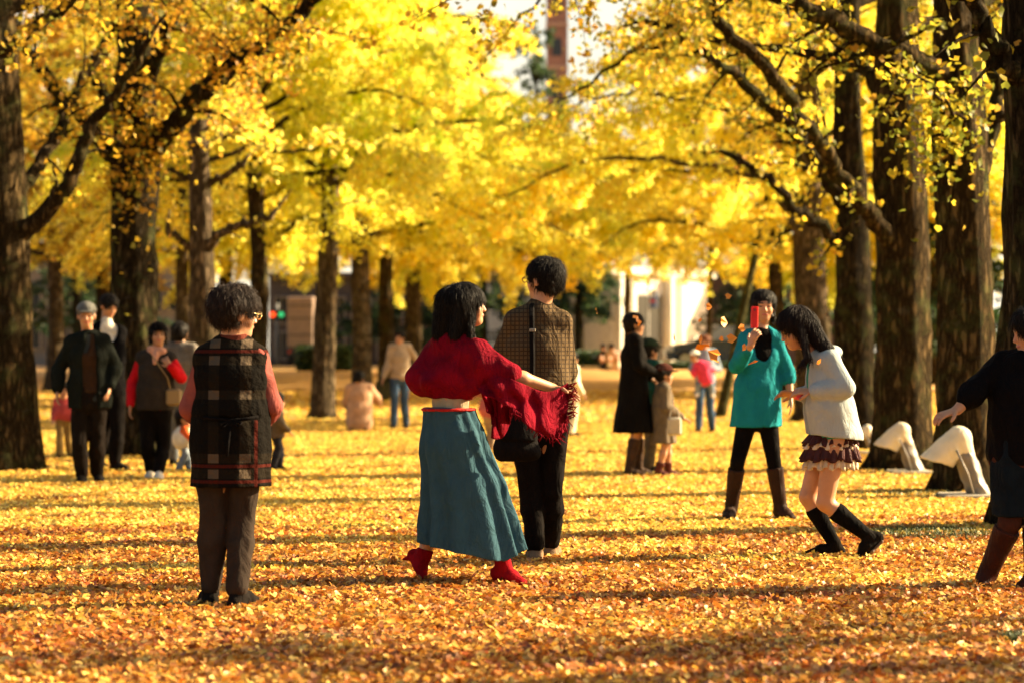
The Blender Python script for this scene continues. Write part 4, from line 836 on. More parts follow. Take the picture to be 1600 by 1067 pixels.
class Tree:
    def __init__(s, seed, dn=75): s.dn = dn; s.r = np.random.default_rng(seed); s.mb = MB(); s.lp = []
    def trunk(s, pts, rad, flare=1.5, n=20):
        P = []; R = []; pts = [np.asarray(p, float) for p in pts]
        for i in range(len(pts)-1):
            L = np.linalg.norm(pts[i+1]-pts[i]); k = max(1, int(L/0.22))
            for j in range(k):
                t = j/k; P.append(pts[i]+(pts[i+1]-pts[i])*t); R.append(rad[i]+(rad[i+1]-rad[i])*t)
        P.append(pts[-1]); R.append(rad[-1]); z0 = P[0][2]; b = len(s.mb.v)
        R = [r*(1+(flare-1)*math.exp(-(p[2]-z0)/0.22)) for r, p in zip(R, P)]
        s.mb.tube(P, R, n); ph = s.r.uniform(0, 6, 4)
        for i, p in enumerate(P):       # buttressed, knobbly surface
            for k in range(n):
                v = np.array(s.mb.v[b+i*n+k]); d = v-p; a = 2*math.pi*k/n
                w = 1+0.07*math.sin(5*a+ph[0]+0.5*p[2])+0.05*math.sin(3*a+1.7*p[2]+ph[1])+0.04*math.sin(8*a+2.9*p[2]+ph[2])+0.18*math.exp(-(p[2]-z0)/0.2)*math.sin(5*a+ph[3])+s.r.normal()*0.035
                s.mb.v[b+i*n+k] = tuple(p+d*w)
    def limb(s, pts, r0, r1=0.02, n=9, sub=1.0, leaf=1.0, slen=1.3, t0=0.25, jit=0.05):
        pts = [np.asarray(p, float) for p in pts]; P = []
        m = len(pts)-1; K = 7*m
        for i in range(K+1):
            t = i/K*m; j = min(int(t), m-1); f = t-j; a, b = pts[j], pts[j+1]; a0 = pts[max(j-1, 0)]; b1 = pts[min(j+2, m)]
            q = 0.5*((2*a)+(b-a0)*f+(2*a0-5*a+4*b-b1)*f**2+(-a0+3*a-3*b+b1)*f**3); P.append(q+s.r.normal(size=3)*jit*min(i/K*3, 1)*0.5)
        R = [r0+(r1-r0)*(i/K)**0.8 for i in range(K+1)]; s.mb.tube(P, R, n)
        Ltot = sum(np.linalg.norm(P[i+1]-P[i]) for i in range(K)); ns = int(Ltot/0.26*sub)
        for q in range(ns):
            t = t0+(1-t0)*(q+s.r.random())/max(ns, 1); i = min(int(t*K), K-1); p = P[i]+(P[i+1]-P[i])*(t*K-i); d = unit(P[i+1]-P[i])
            az = s.r.uniform(0, 6.283); side = unit(np.cross(d, V3(math.cos(az), math.sin(az), s.r.uniform(-0.3, 0.9))))
            dr = unit(d*s.r.uniform(0.3, 1.0)+side*s.r.uniform(0.5, 1.1)+V3(0, 0, 0.12)); L = slen*s.r.uniform(0.5, 1.15)*(1-0.45*t)
            s.twig(p, dr, L, max(0.006, R[i]*0.32), leaf)
        s.twig(P[-1], unit(P[-1]-P[-3]), slen*0.7, r1, leaf)
    def twig(s, p, d, L, r, leaf):
        Q = [p]; dd = d
        for k in range(4):
            dd = unit(dd+V3(0, 0, -0.13)+s.r.normal(size=3)*0.14); Q.append(Q[-1]+dd*L/4)
        s.mb.tube(Q, [r, r*0.8, r*0.6, r*0.4, r*0.2], 4, False)
        n = int(leaf*L*s.dn)
        if n <= 0: return
        t = s.r.uniform(0.1, 1.05, n)*4; i = np.minimum(t.astype(int), 3); Qa = np.array(Q)
        pos = Qa[i]+(Qa[i+1]-Qa[i])*(t-i)[:, None]+s.r.normal(size=(n, 3))*np.array([0.09, 0.09, 0.055])
        s.lp.append(pos)
    def auto(s, base, H, z0, nl, L, r0, leaf=1.0, droop=0.5, az0=0, slen=1.4, zmin=2.6, sub=1.0, cone=0.55):
        for i in range(nl):
            t = (i+0.5)/nl; z = z0+(H-z0)*t; az = az0+i*2.39996+s.r.normal()*0.25; ln = L*(1-cone*t)*s.r.uniform(0.8, 1.15)
            el = 0.12+0.75*t+s.r.normal()*0.08; b = base(z); h = V3(math.cos(az), math.sin(az), 0)
            pts = [b, b+h*ln*0.35+V3(0, 0, ln*0.35*el+0.1), b+h*ln*0.7+V3(0, 0, ln*0.7*el*0.75), b+h*ln+V3(0, 0, max(ln*el*0.75-droop*ln*0.35, zmin-z))]
            s.limb(pts, r0*(1-0.6*t), 0.015, 7, sub, leaf, slen)
    def finish(s, name, label, group, bark, pal, size, cat='tree', trunkname='trunk', flat=0.35, six=False, zcut=None, cyl=None):
        v0 = np.array(s.mb.v); base = v0[:20].mean(0); base[2] = v0[:20, 2].min()
        root = empty(name, base, label, cat, group); s.mb.v = [tuple(np.array(v)-base) for v in s.mb.v]
        s.mb.build(trunkname, bark, root, True)
        if s.lp:
            P = np.concatenate(s.lp); 
            if zcut is not None: P = P[P[:, 2] > zcut+s.r.normal(size=len(P))*0.25]
            c = pick(pal, len(P), s.r)
            # slow colour drift through the crown: greener and more golden sprays
            g = np.sin(P[:, 0]*1.1+s.r.uniform(0, 6))+np.sin(P[:, 1]*0.9+s.r.uniform(0, 6))+np.sin(P[:, 2]*1.6+s.r.uniform(0, 6))
            c = c*np.stack([1-0.06*g, 1+0.0*g, 1+0*g], 1)
            v, f, cc = leaves(P-base, size, np.clip(c, 0, 0.95), s.r, flat, six)
            mesh_np('crown', v, f, leaf_mat('leaf_foliage', 0.58), root, smooth=False, cols=cc)
        return root, sum(len(a) for a in s.lp)

def build_trees():
    dark = bark_mat('bark_dark', (0.042, 0.030, 0.016), 0.7); mid = bark_mat('bark_brown', (0.068, 0.045, 0.021), 0.7); grey = bark_mat('bark_grey', (0.13, 0.095, 0.06), 0.25)
    GRP = 'ginkgo trees lining the park lawn'; tot = 0
    def lineup(px_rows, d, H):
        pts = [W(px, py, d) for px, py in px_rows]; z0 = gz(d)
        pts[0][2] = z0-0.05; last = pts[-1]; return pts+[V3(last[0]+0.05, last[1], z0+H)]
    def bfn(pts):
        zs = [p[2] for p in pts]
        def f(z):
            return V3(np.interp(z, zs, [p[0] for p in pts]), np.interp(z, zs, [p[1] for p in pts]), z)
        return f
    def Lm(d, *pp): return [W(px, py, d+dy) for px, py, dy in pp]
    # --- near left trunk
    T = Tree(1); d = 25.2; pts = lineup([(14, 735), (10, 500), (8, 350), (-2, 150), (-8, 0)], d, 10); T.trunk(pts, [0.30, 0.27, 0.25, 0.22, 0.19, 0.06], 1.4)
    T.limb(Lm(d, (25, 375, 0), (75, 325, -0.2), (115, 265, -0.3), (140, 205, -0.4), (170, 160, -0.5), (215, 90, -0.8)), 0.11, 0.04, leaf=0.25, slen=0.9, sub=0.5)
    T.limb(Lm(d, (5, 330, 0), (50, 275, 0.5), (85, 215, 1), (110, 165, 1.4), (150, 90, 2), (175, 20, 2.4)), 0.09, 0.03, leaf=0.5, slen=1.0, sub=0.7)
    T.limb(Lm(d, (0, 80, 0), (60, 40, -1), (130, -10, -2), (220, -30, -3)), 0.09, 0.03, leaf=1.0, slen=1.2)
    T.auto(bfn(pts), 9, 4.6, 12, 4.2, 0.09, 0.75, az0=0.3, zmin=4.6)
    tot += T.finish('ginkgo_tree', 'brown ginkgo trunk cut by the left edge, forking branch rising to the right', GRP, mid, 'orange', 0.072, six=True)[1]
    # --- big dark left tree
    T = Tree(2); d = 29; pts = lineup([(216, 712), (208, 500), (206, 350), (212, 240), (214, 120), (212, 0)], d, 11); T.trunk(pts, [0.33, 0.28, 0.26, 0.27, 0.24, 0.20, 0.06], 1.35)
    T.limb(Lm(d, (215, 260, 0), (262, 205, -0.3), (320, 138, -0.8), (385, 88, -1.2), (440, 45, -1.8), (510, -20, -2.4)), 0.15, 0.07, leaf=0.8, slen=1.2, sub=1.0)
    T.limb(Lm(d, (200, 262, 0), (165, 235, -0.2), (125, 180, -0.5), (85, 135, -0.8), (35, 70, -1.2), (10, 20, -1.4)), 0.11, 0.05, leaf=0.7, slen=1.0, sub=0.9)
    T.limb(Lm(d, (205, 190, 0), (165, 150, -0.5), (140, 110, -0.7), (165, 60, -0.9), (190, 10, -1)), 0.08, 0.04, leaf=0.7, slen=1.0, sub=0.8)
    T.limb(Lm(d, (222, 150, 0), (250, 90, -0.2), (262, 30, -0.5), (270, -40, -0.6)), 0.10, 0.05, leaf=0.9, slen=1.1)
    T.auto(bfn(pts), 10, 5.0, 13, 4.6, 0.09, 0.8, az0=1.0, zmin=4.9)
    P = W(235, 200, d-0.2); T.lp.append(P+T.r.normal(size=(600, 3))*np.array([0.30, 0.25, 0.30])); P = W(205, 250, d-0.3); T.lp.append(P+T.r.normal(size=(500, 3))*np.array([0.25, 0.15, 0.5]))
    tot += T.finish('ginkgo_tree', 'thick dark ginkgo behind the two men, long limb climbing to upper right', GRP, dark, 'orange', 0.072, six=True)[1]
    # --- pruned tree
    T = Tree(3); d = 36; pts = [W(326, 684, d), W(318, 500, d), W(313, 400, d), W(312, 300, d), W(310, 188, d)]; pts[0][2] = -0.05; T.trunk(pts, [0.26, 0.20, 0.18, 0.16, 0.14], 1.3)
    T.limb(Lm(d, (318, 395, 0), (345, 365, -0.2), (380, 350, -0.3), (425, 336, -0.4)), 0.09, 0.045, leaf=0.12, sub=0.6, slen=0.7)
    T.limb(Lm(d, (310, 400, 0), (285, 378, -0.1), (262, 362, -0.2)), 0.07, 0.05, leaf=0.15, sub=0.5, slen=0.5)
    T.limb(Lm(d, (312, 284, 0), (340, 280, 0), (362, 268, -0.1), (380, 255, -0.1)), 0.06, 0.045, leaf=0.1, sub=0.5, slen=0.5)
    T.limb(Lm(d, (312, 282, 0), (285, 274, 0), (262, 264, 0)), 0.05, 0.035, leaf=0.1, sub=0.4, slen=0.5)
    T.limb(Lm(d, (314, 222, 0), (345, 216, 0.2), (375, 200, 0.3)), 0.05, 0.03, leaf=0.5, sub=0.8, slen=0.8)
    T.auto(bfn(pts), 4.6, 4.0, 4, 2.4, 0.05, 0.6, slen=0.9, zmin=4.4)
    tot += T.finish('ginkgo_tree', 'slim pruned ginkgo with short stub branches behind the plaid vest woman', GRP, grey, 'yellow', 0.09)[1]
    # --- trees of the left row further back
    def row(seed, d, rows, rad, label, pal, bark, H=10, nl=25, L=4.6, leaf=1.15, size=0.088, zc=None, az0=None, z0=3.2, extra=None, lean=None, zmin=2.9, sub=1.0, flare=1.35, cone=0.78):
        nonlocal tot
        T = Tree(seed, 108); pts = lineup(rows, d, H); T.trunk(pts, [rad]+[rad*(0.88-0.06*i) for i in range(len(pts)-2)]+[rad*0.2], flare)
        if extra:
            for e, r0 in extra: T.limb(Lm(d, *e), r0, r0*0.4, leaf=0.5, slen=1.0, sub=0.7)
        g = gz(d); T.auto(bfn(pts), H*0.95+g, z0+g, nl, L, 0.08, leaf, az0=seed if az0 is None else az0, zmin=zmin+g, slen=1.5, sub=sub, cone=cone)
        T.auto(bfn(pts), 6.2+g, zmin+0.2+g, 12, 1.7, 0.03, leaf*0.9, az0=seed*1.7, zmin=zmin-0.2+g, slen=0.8, sub=1.2, cone=0.2)
        tot += T.finish('ginkgo_tree', label, GRP, bark, pal, size, zcut=zc)[1]
    row(4, 45, [(402, 655), (404, 520), (406, 400), (398, 290)], 0.19, 'ginkgo trunk just right of the plaid vest woman, branch slanting up right', 'yellow', mid, H=8.5, extra=[([(408, 395, 0), (440, 365, 0), (475, 338, 0)], 0.07)], leaf=0.9, z0=4.2, zmin=3.2)
    row(5, 46.2, [(503, 657), (508, 520), (513, 400), (515, 300)], 0.23, 'leaning grey ginkgo trunk left of the kneeling person, widest at its foot', 'lime', grey, L=5.2, leaf=1.1, z0=4.2, zmin=3.1)
    row(6, 55, [(566, 640), (565, 520), (563, 440)], 0.24, 'pale grey ginkgo trunk right behind the kneeling person', 'yellow', grey, L=5.0, leaf=1.15, nl=27, zmin=2.9, z0=3.6)
    row(7, 62, [(604, 620), (604, 520), (603, 440)], 0.22, 'dark ginkgo trunk close behind the person in beige sweater', 'yellow', mid, L=5.2, leaf=1.1, nl=25)
    row(8, 69, [(648, 600), (646, 520), (645, 440)], 0.26, 'far ginkgo trunk between the beige sweater and the red shawl', 'lime', grey, L=5.2, leaf=1.1, nl=25)
    row(9, 60, [(86, 620), (88, 520), (86, 430)], 0.22, 'distant ginkgo trunk seen left of the elderly man in the cap', 'orange', grey, leaf=1.1, L=5.2)
    row(10, 56, [(286, 620), (284, 520), (284, 430)], 0.18, 'distant ginkgo trunk rising behind the person in the black beret', 'yellow', grey, leaf=1.1, L=5.4, z0=3.6)
    row(11, 74, [(718, 590), (716, 500)], 0.26, 'far ginkgo hidden below by the red shawl dancer, yellow crown above her', 'yellow', mid, H=7.6, L=5.2, leaf=1.1, nl=24)
    row(12, 71, [(846, 590), (846, 500)], 0.26, 'far ginkgo directly behind the tall man, pale yellow crown', 'lime', mid, H=6.6, L=4.8, leaf=1.0, nl=20)
    # --- right row
    row(13, 45, [(1272, 650), (1270, 520), (1266, 400), (1262, 330)], 0.35, 'grey ginkgo trunk directly behind the running girl', 'yellow', grey, L=5.6, leaf=1.2, extra=[([(1266, 400, 0), (1225, 320, -0.5), (1185, 268, -1), (1120, 230, -1.5)], 0.10)], z0=4.0, zmin=3.2)
    row(14, 58, [(1215, 620), (1214, 500), (1212, 430)], 0.2, 'far ginkgo trunk behind the woman in turquoise', 'yellow', mid, L=5.6, leaf=1.15, nl=26)
    row(15, 72, [(1106, 600), (1108, 520), (1110, 440)], 0.10, 'far slender ginkgo in front of the white house, yellow crown', 'yellow', mid, H=11, L=6.0, leaf=1.15, nl=27)
    row(21, 66, [(20, 600), (20, 500)], 0.24, 'far ginkgo seen between the left edge trunk and the man in the cap, orange crown', 'orange', mid, L=5.4)
    row(22, 70, [(160, 600), (160, 500)], 0.24, 'far ginkgo behind the white-shirted man, golden crown', 'yellow', mid, L=5.6, H=11)
    row(23, 72, [(350, 600), (352, 500)], 0.24, 'far ginkgo directly behind the plaid vest woman', 'yellow', mid, L=5.6, H=11)
    row(24, 77, [(560, 600), (560, 500)], 0.24, 'farthest ginkgo of the left row, lime crown above the kneeling person', 'lime', mid, L=5.2, H=10, nl=27)
    row(25, 76, [(980, 600), (980, 500)], 0.13, 'farthest ginkgo right of the tall man, crown in front of the bright wall', 'yellow', mid, L=4.2, H=7.4, nl=22, z0=4.0, zmin=3.4)
    row(26, 68, [(1330, 600), (1330, 500)], 0.24, 'far ginkgo between the running girl and the broad trunk', 'yellow', mid, L=5.6, H=11)
    row(27, 64, [(1455, 600), (1455, 500)], 0.24, 'far ginkgo showing in the gap between the two floodlit trunks', 'lime', mid, L=5.4)
    row(28, 60, [(1590, 600), (1590, 500)], 0.24, 'far ginkgo behind the nearest black trunk', 'yellow', mid, L=5.4)
    T = Tree(16); d = 47; pts = [W(1124, 654, d), W(1145, 560, d), W(1168, 450, d), W(1186, 380, d), W(1200, 300, d)]; pts[0][2] = gz(d)-0.05; T.trunk(pts, [0.10, 0.085, 0.075, 0.065, 0.05], 1.1, 12)
    T.limb(Lm(d, (1186, 385, 0), (1140, 375, 0), (1090, 378, 0), (1040, 386, 0)), 0.05, 0.02, leaf=0.5, sub=0.9); T.limb(Lm(d, (1196, 320, 0), (1250, 280, 0), (1290, 250, 0)), 0.05, 0.02, leaf=0.9)
    tot += T.finish('ginkgo_tree', 'thin leaning greenish ginkgo left of the woman in turquoise', GRP, bark_mat('bark_green', (0.09, 0.085, 0.035), 0.6), 'yellow', 0.10)[1]
    T = Tree(17); d = 31; pts = lineup([(1338, 700), (1336, 520), (1334, 400), (1330, 280), (1325, 200)], d, 10); T.trunk(pts, [0.28, 0.24, 0.22, 0.2, 0.18, 0.05], 1.3)
    T.limb(Lm(d, (1334, 340, 0), (1285, 265, -0.3), (1235, 195, -0.8), (1180, 150, -1.2), (1110, 90, -1.8), (1050, 40, -2.2)), 0.13, 0.05, leaf=0.9, slen=1.2)
    T.limb(Lm(d, (1325, 400, 0), (1290, 360, -0.3), (1240, 325, -0.6), (1195, 275, -0.9), (1150, 250, -1)), 0.09, 0.04, leaf=0.6, slen=0.9, sub=0.8)
    T.auto(bfn(pts), 9.5, 4.8, 13, 4.6, 0.09, 0.9, az0=2, zmin=4.2)
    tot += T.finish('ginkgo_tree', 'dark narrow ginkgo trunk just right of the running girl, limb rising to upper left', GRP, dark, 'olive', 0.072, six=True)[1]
    T = Tree(18); d = 25.2; pts = lineup([(1412, 736), (1410, 560), (1409, 400), (1405, 240), (1402, 100), (1400, 0)], d, 10); T.trunk(pts, [0.31, 0.28, 0.27, 0.27, 0.24, 0.2, 0.06], 1.35)
    T.limb(Lm(d, (1405, 400, 0), (1365, 340, -0.4), (1318, 285, -0.8), (1262, 195, -1.2), (1200, 110, -1.6), (1120, 30, -2)), 0.11, 0.06, leaf=0.6, slen=1.0, sub=0.8)
    T.limb(Lm(d, (1400, 190, 0), (1350, 110, 0.3), (1300, 50, 0.5), (1240, -20, 0.8)), 0.09, 0.05, leaf=0.8, slen=1.1)
    T.auto(bfn(pts), 9.5, 4.4, 13, 4.4, 0.09, 0.85, az0=0.5, zmin=4.2)
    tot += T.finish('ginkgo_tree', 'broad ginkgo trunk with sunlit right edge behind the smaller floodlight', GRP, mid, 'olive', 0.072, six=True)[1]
    T = Tree(19); d = 21; pts = lineup([(1510, 772), (1508, 560), (1506, 400), (1500, 240), (1496, 120), (1490, 0)], d, 10); T.trunk(pts, [0.27, 0.25, 0.23, 0.24, 0.21, 0.18, 0.06], 1.35)
    T.limb(Lm(d, (1500, 130, 0), (1440, 100, -0.3), (1385, 78, -0.5), (1320, 45, -0.7), (1235, 0, -1), (1180, -30, -1)), 0.11, 0.07, leaf=0.8, slen=0.9)
    T.limb(Lm(d, (1512, 300, 0), (1545, 240, 0.3), (1560, 150, 0.5), (1540, 60, 0.6), (1520, -20, 0.6)), 0.08, 0.05, leaf=0.4, slen=0.8)
    T.limb(Lm(d, (1524, 224, -0.3), (1490, 175, -0.9), (1455, 140, -1.2), (1400, 120, -1.5)), 0.022, 0.01, leaf=0.9, slen=0.4, n=6, sub=0.7)
    T.auto(bfn(pts), 9.5, 4.0, 13, 4.2, 0.08, 0.85, az0=0.9, zmin=3.7)
    P = W(1470, 200, d-0.5); T.lp.append(P+T.r.normal(size=(500, 3))*np.array([0.22, 0.2, 0.3]))
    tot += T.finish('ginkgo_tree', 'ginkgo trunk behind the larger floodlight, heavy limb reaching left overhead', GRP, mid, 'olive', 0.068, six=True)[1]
    T = Tree(20); d = 16.6; pts = lineup([(1628, 835), (1630, 560), (1632, 400), (1630, 200), (1625, 0)], d, 10); T.trunk(pts, [0.31, 0.28, 0.27, 0.27, 0.25, 0.06], 1.3)
    T.limb(Lm(d, (1620, 150, 0), (1570, 90, -0.3), (1530, 20, -0.4), (1500, -60, -0.6)), 0.08, 0.05, leaf=0.3, slen=0.7)
    T.auto(bfn(pts), 9.5, 4.0, 12, 4.0, 0.08, 0.8, az0=0.2, zmin=3.6)
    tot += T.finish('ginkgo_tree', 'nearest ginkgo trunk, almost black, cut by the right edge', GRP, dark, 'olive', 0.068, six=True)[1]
    # --- trees outside the right edge, whose shade falls across the lawn
    k = 0
    for (x, y, H, L) in ((13.5, 12.5, 9.0, 3.6), (24, 15.5, 11, 4.0), (20.5, 10.0, 10, 3.8), (29, 12.5, 12, 4.5)):
        k += 1; T = Tree(40+k); pts = [V3(x, y, -0.05), V3(x+0.1, y, 3), V3(x, y+0.1, H)]; T.trunk(pts, [0.3, 0.25, 0.05], 1.3, 12)
        T.auto(bfn(pts), H*0.95, 3.0, 13, L, 0.09, 0.55, az0=k, zmin=3.0, sub=0.6); tot += T.finish('ginkgo_tree', 'yellow ginkgo standing beyond the right edge of the view', GRP, mid, 'yellow', 0.14)[1]
    # --- dark evergreens at the back
    def ever(seed, d, px, H, R, label, low=2.0, w=1.0):
        T = Tree(seed); x = (px-800)/F*d; g = gz(d); T.trunk([V3(x, d, g-0.1), V3(x, d, g+H*0.5), V3(x, d, g+H)], [0.22, 0.15, 0.03], 1.2, 10)
        for i in range(int(60*w)):
            t = T.r.uniform(0, 1); z = g+low+(H-low)*t; az = T.r.uniform(0, 6.283); ln = R*(1-0.7*t)*T.r.uniform(0.6, 1.1); h = V3(math.cos(az), math.sin(az), 0); b = V3(x, d, z)
            T.limb([b, b+h*ln*0.5+V3(0, 0, 0.1), b+h*ln+V3(0, 0, 0.0)], 0.03, 0.01, 5, 0.9, 1.0, 0.7)
        T.finish('evergreen_tree', label, 'dark evergreens behind the ginkgos', dark, 'green', 0.13)
    ever(60, 96, 838, 13.5, 1.8, 'tall dark evergreen beside the brown tower, showing through the yellow leaves')
    ever(61, 92, 905, 6.0, 1.6, 'low dark evergreen right of the tall man, in front of the poster wall')
    ever(62, 94, 640, 6.5, 3.2, 'wide dark evergreen far behind the beige sweater', 1.2)
    ever(63, 94, 755, 6.8, 3.2, 'wide dark evergreen far behind the red shawl dancer', 1.0)
    ever(64, 92, 120, 7.0, 3.0, 'dark evergreen far behind the elderly man in the cap', 1.5)
    ever(65, 92, 1200, 6.0, 2.6, 'dark evergreen far behind the woman in turquoise', 1.2)
    ever(66, 60, 1480, 6.5, 2.6, 'dark evergreen far behind the two floodlit trunks', 1.0)
    ever(67, 66, 1385, 6.5, 2.4, 'dark evergreen seen between the right-hand trunks', 0.6)
    print('leaves', tot)

# ------------------------------------------------------------------ ground
def build_ground():
    m, nt, b = nodes('lawn_and_leaf_litter')
    c = coord(nt)
    n1 = N(nt, 'ShaderNodeTexNoise', Scale=26.0, Detail=4.0, Roughness=0.7); nt.links.new(c, n1.inputs['Vector'])
    near = ramp(nt, n1.outputs[0], [(0.36, (0.06, 0.04, 0.028)), (0.48, (0.22, 0.11, 0.04)), (0.54, (0.55, 0.30, 0.08)), (0.64, (0.80, 0.58, 0.18))])
    n2 = N(nt, 'ShaderNodeTexNoise', Scale=0.22, Detail=3.0); nt.links.new(coord(nt, (0.35, 1, 1)), n2.inputs['Vector'])
    n3 = N(nt, 'ShaderNodeTexNoise', Scale=9.0, Detail=6.0, Roughness=0.75); nt.links.new(c, n3.inputs['Vector'])
    turf = ramp(nt, n3.outputs[0], [(0.35, (0.34, 0.16, 0.05)), (0.55, (0.62, 0.34, 0.10)), (0.7, (0.74, 0.46, 0.16))])
    sp = N(nt, 'ShaderNodeSeparateXYZ'); nt.links.new(c, sp.inputs[0])
    far = N(nt, 'ShaderNodeMapRange'); far.inputs['From Min'].default_value = 44; far.inputs['From Max'].default_value = 56; nt.links.new(sp.outputs[1], far.inputs[0])
    nt.links.new(mixc(nt, far.outputs[0], near, turf), b.inputs['Base Color']); b.inputs['Roughness'].default_value = 0.95
    bump(nt, b, n1.outputs[0], 0.8, 0.05)
    ys = [-8, 0, 6, 10, 15, 20, 25, 30, 36, 42]+list(np.linspace(44, 80, 19))+[90, 120, 300, 900, 2500]; xs = [-2200, -500, -100, -40, -20, -8, 0, 8, 20, 40, 100, 500, 2200]
    v = [(x, y, gz(y)) for y in ys for x in xs]; nx = len(xs)
    f = [(j*nx+i, j*nx+i+1, (j+1)*nx+i+1, (j+1)*nx+i) for j in range(len(ys)-1) for i in range(nx-1)]
    o = mesh_np('ground', v, f, m); o['kind'] = 'structure'
    # fallen leaves
    r = np.random.default_rng(3)
    V_, F_, C_ = [], [], []; off = 0
    def scatter(y0, y1, dens, size, six):
        nonlocal off
        A = 0.225*(y1*y1-y0*y0)*1.06+0.8*(y1-y0); n = int(A*dens)
        y = np.sqrt(r.uniform(y0*y0, y1*y1, n)); x = r.uniform(-1, 1, n)*(0.222*y+0.35)
        # leaves gather in drifts; bare soil shows in thin patches
        q = np.sin(x*1.3+2.1*np.sin(y*0.9))+np.sin(y*3.1+1.2*np.sin(x*0.8))+np.sin(x*2.9-y*4.3)+np.sin(5.5*y+x)
        keep = r.random(n) < np.clip(0.93+0.22*q, 0.25, 1.0) if y1 < 24 else np.ones(n, bool)
        x, y = x[keep], y[keep]; q = q[keep]; n = len(x)
        z = np.array([gz(a) for a in y])+r.uniform(0.004, 0.03, n)
        c = pick('ground', n, r); fr_ = pick('ground_far', n, r); w = np.clip((y-13.5)/4.5+0.30*q, 0, 1); sel = r.random(n) < w; c[sel] = fr_[sel]  # nearer leaves take the browner palette: foreground shade put into the colour
        # older browned leaves, massed in the foreground as bands of painted shade
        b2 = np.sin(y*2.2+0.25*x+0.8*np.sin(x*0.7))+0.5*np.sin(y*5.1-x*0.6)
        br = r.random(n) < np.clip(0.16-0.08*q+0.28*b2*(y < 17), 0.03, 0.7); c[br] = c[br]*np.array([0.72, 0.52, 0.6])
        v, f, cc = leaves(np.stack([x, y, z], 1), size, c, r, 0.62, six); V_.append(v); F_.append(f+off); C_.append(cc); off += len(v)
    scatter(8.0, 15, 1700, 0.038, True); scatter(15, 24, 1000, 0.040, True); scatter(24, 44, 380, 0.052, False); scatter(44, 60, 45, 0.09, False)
    # leaves pushed up around the shoes of the nearest people
    for px, d in ((324, 11.33), (385, 11.2), (835, 13.85), (862, 14.1), (1140, 17.25), (1232, 17.2), (1280, 14.1), (1345, 13.98), (1595, 12.05), (1536, 12.2)):
        n = 60; x = (px-800)/F*d+r.normal(size=n)*0.12; y = d-0.03+r.normal(size=n)*0.10; z = 0.008+np.abs(r.normal(size=n))*0.009; c = pick('ground', n, r)
        v, f, cc = leaves(np.stack([x, y, z], 1), 0.040, c, r, 0.45, True); V_.append(v); F_.append(f+off); C_.append(cc); off += len(v)
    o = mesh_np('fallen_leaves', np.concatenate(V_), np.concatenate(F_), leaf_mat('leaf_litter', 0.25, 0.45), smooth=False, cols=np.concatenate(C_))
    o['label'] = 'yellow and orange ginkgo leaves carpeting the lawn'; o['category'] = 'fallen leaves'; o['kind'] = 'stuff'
    # grass tufts
    vs, fs = [], []
    R = random.Random(8)
    def patch(px, py, wx, wy, n):
        d0 = CH*F/(py-HZ); cx = (px-800)/F*d0
        for _ in range(n):
            a, q = R.uniform(0, 6.28), math.sqrt(R.random()); x, y = cx+wx*q*math.cos(a), d0+wy*q*math.sin(a); h = R.uniform(0.02, 0.055); t = R.uniform(0, 6.28); w = 0.003; k = len(vs)
            lx, ly = R.uniform(-0.03, 0.03), R.uniform(-0.03, 0.03)
            vs.extend([(x-w*math.cos(t), y-w*math.sin(t), 0), (x+w*math.cos(t), y+w*math.sin(t), 0), (x+lx+w*0.3, y+ly, h), (x+lx-w*0.3, y+ly, h)]); fs.append((k, k+1, k+2, k+3))
    patch(1455, 838, 0.38, 0.55, 5200); patch(1440, 775, 0.5, 0.5, 2200); patch(1592, 1005, 0.07, 0.12, 700); patch(1420, 742, 0.5, 0.5, 900); patch(505, 660, 0.7, 0.4, 900)
    o = mesh_np('grass', vs, fs, plain('grass_blades', (0.07, 0.10, 0.025), 0.6), smooth=False); o['label'] = 'sparse green grass tufts at the feet of the trees'; o['category'] = 'grass'; o['kind'] = 'stuff'
    # kerb and road behind the lawn
    MB().box(-60, 60, 82.0, 82.25, 0.6, 0.97).build('kerb', plain('kerb_stone', (0.35, 0.32, 0.27), 0.9))['kind'] = 'structure'
    MB().box(-80, 80, 82.25, 90.0, 0.5, 0.86).build('road', plain('asphalt', (0.06, 0.055, 0.05), 0.9))['kind'] = 'structure'
    # leaves tossed in the air
    lm = bpy.data.meshes.new('falling_leaf'); T = LEAF6*0.052; lm.from_pydata([tuple(x) for x in T], [], [(0, 3, 2, 1), (0, 5, 4, 3)]); lm.materials.append(plain('orange_leaf', (0.80, 0.26, 0.02), 0.5)); lm.update()
    R = random.Random(5)
    sp_ = [(1137, 505, 14.5, 1.3), (1153, 513, 15, 1), (1091, 538, 14, 1.6), (1106, 548, 14.5, 1.6), (1098, 530, 15, 1.2), (1110, 560, 14.2, 1.2), (1055, 532, 16, 1.1), (1113, 480, 15, 0.9), (997, 494, 16, 1.1), (1003, 503, 16, 0.9),
           (1152, 528, 13.5, 1.2), (1168, 570, 13.5, 1.3), (1160, 548, 14, 0.9), (1144, 462, 15, 0.9), (1086, 545, 15, 0.9), (932, 486, 17, 0.9), (1097, 500, 17, 0.7), (1123, 530, 16, 0.7), (1283, 560, 13, 0.8)]
    for i, (px, py, d, s) in enumerate(sp_):
        o = bpy.data.objects.new('falling_leaf', lm); COL.objects.link(o); o.location = tuple(W(px, py, d)); o.rotation_euler = (R.uniform(0, 6), R.uniform(0, 6), R.uniform(0, 6)); o.scale = (s,)*3
        tag(o, 'orange ginkgo leaf tumbling in mid air near the women at right', 'leaf', 'leaves tossed in the air')

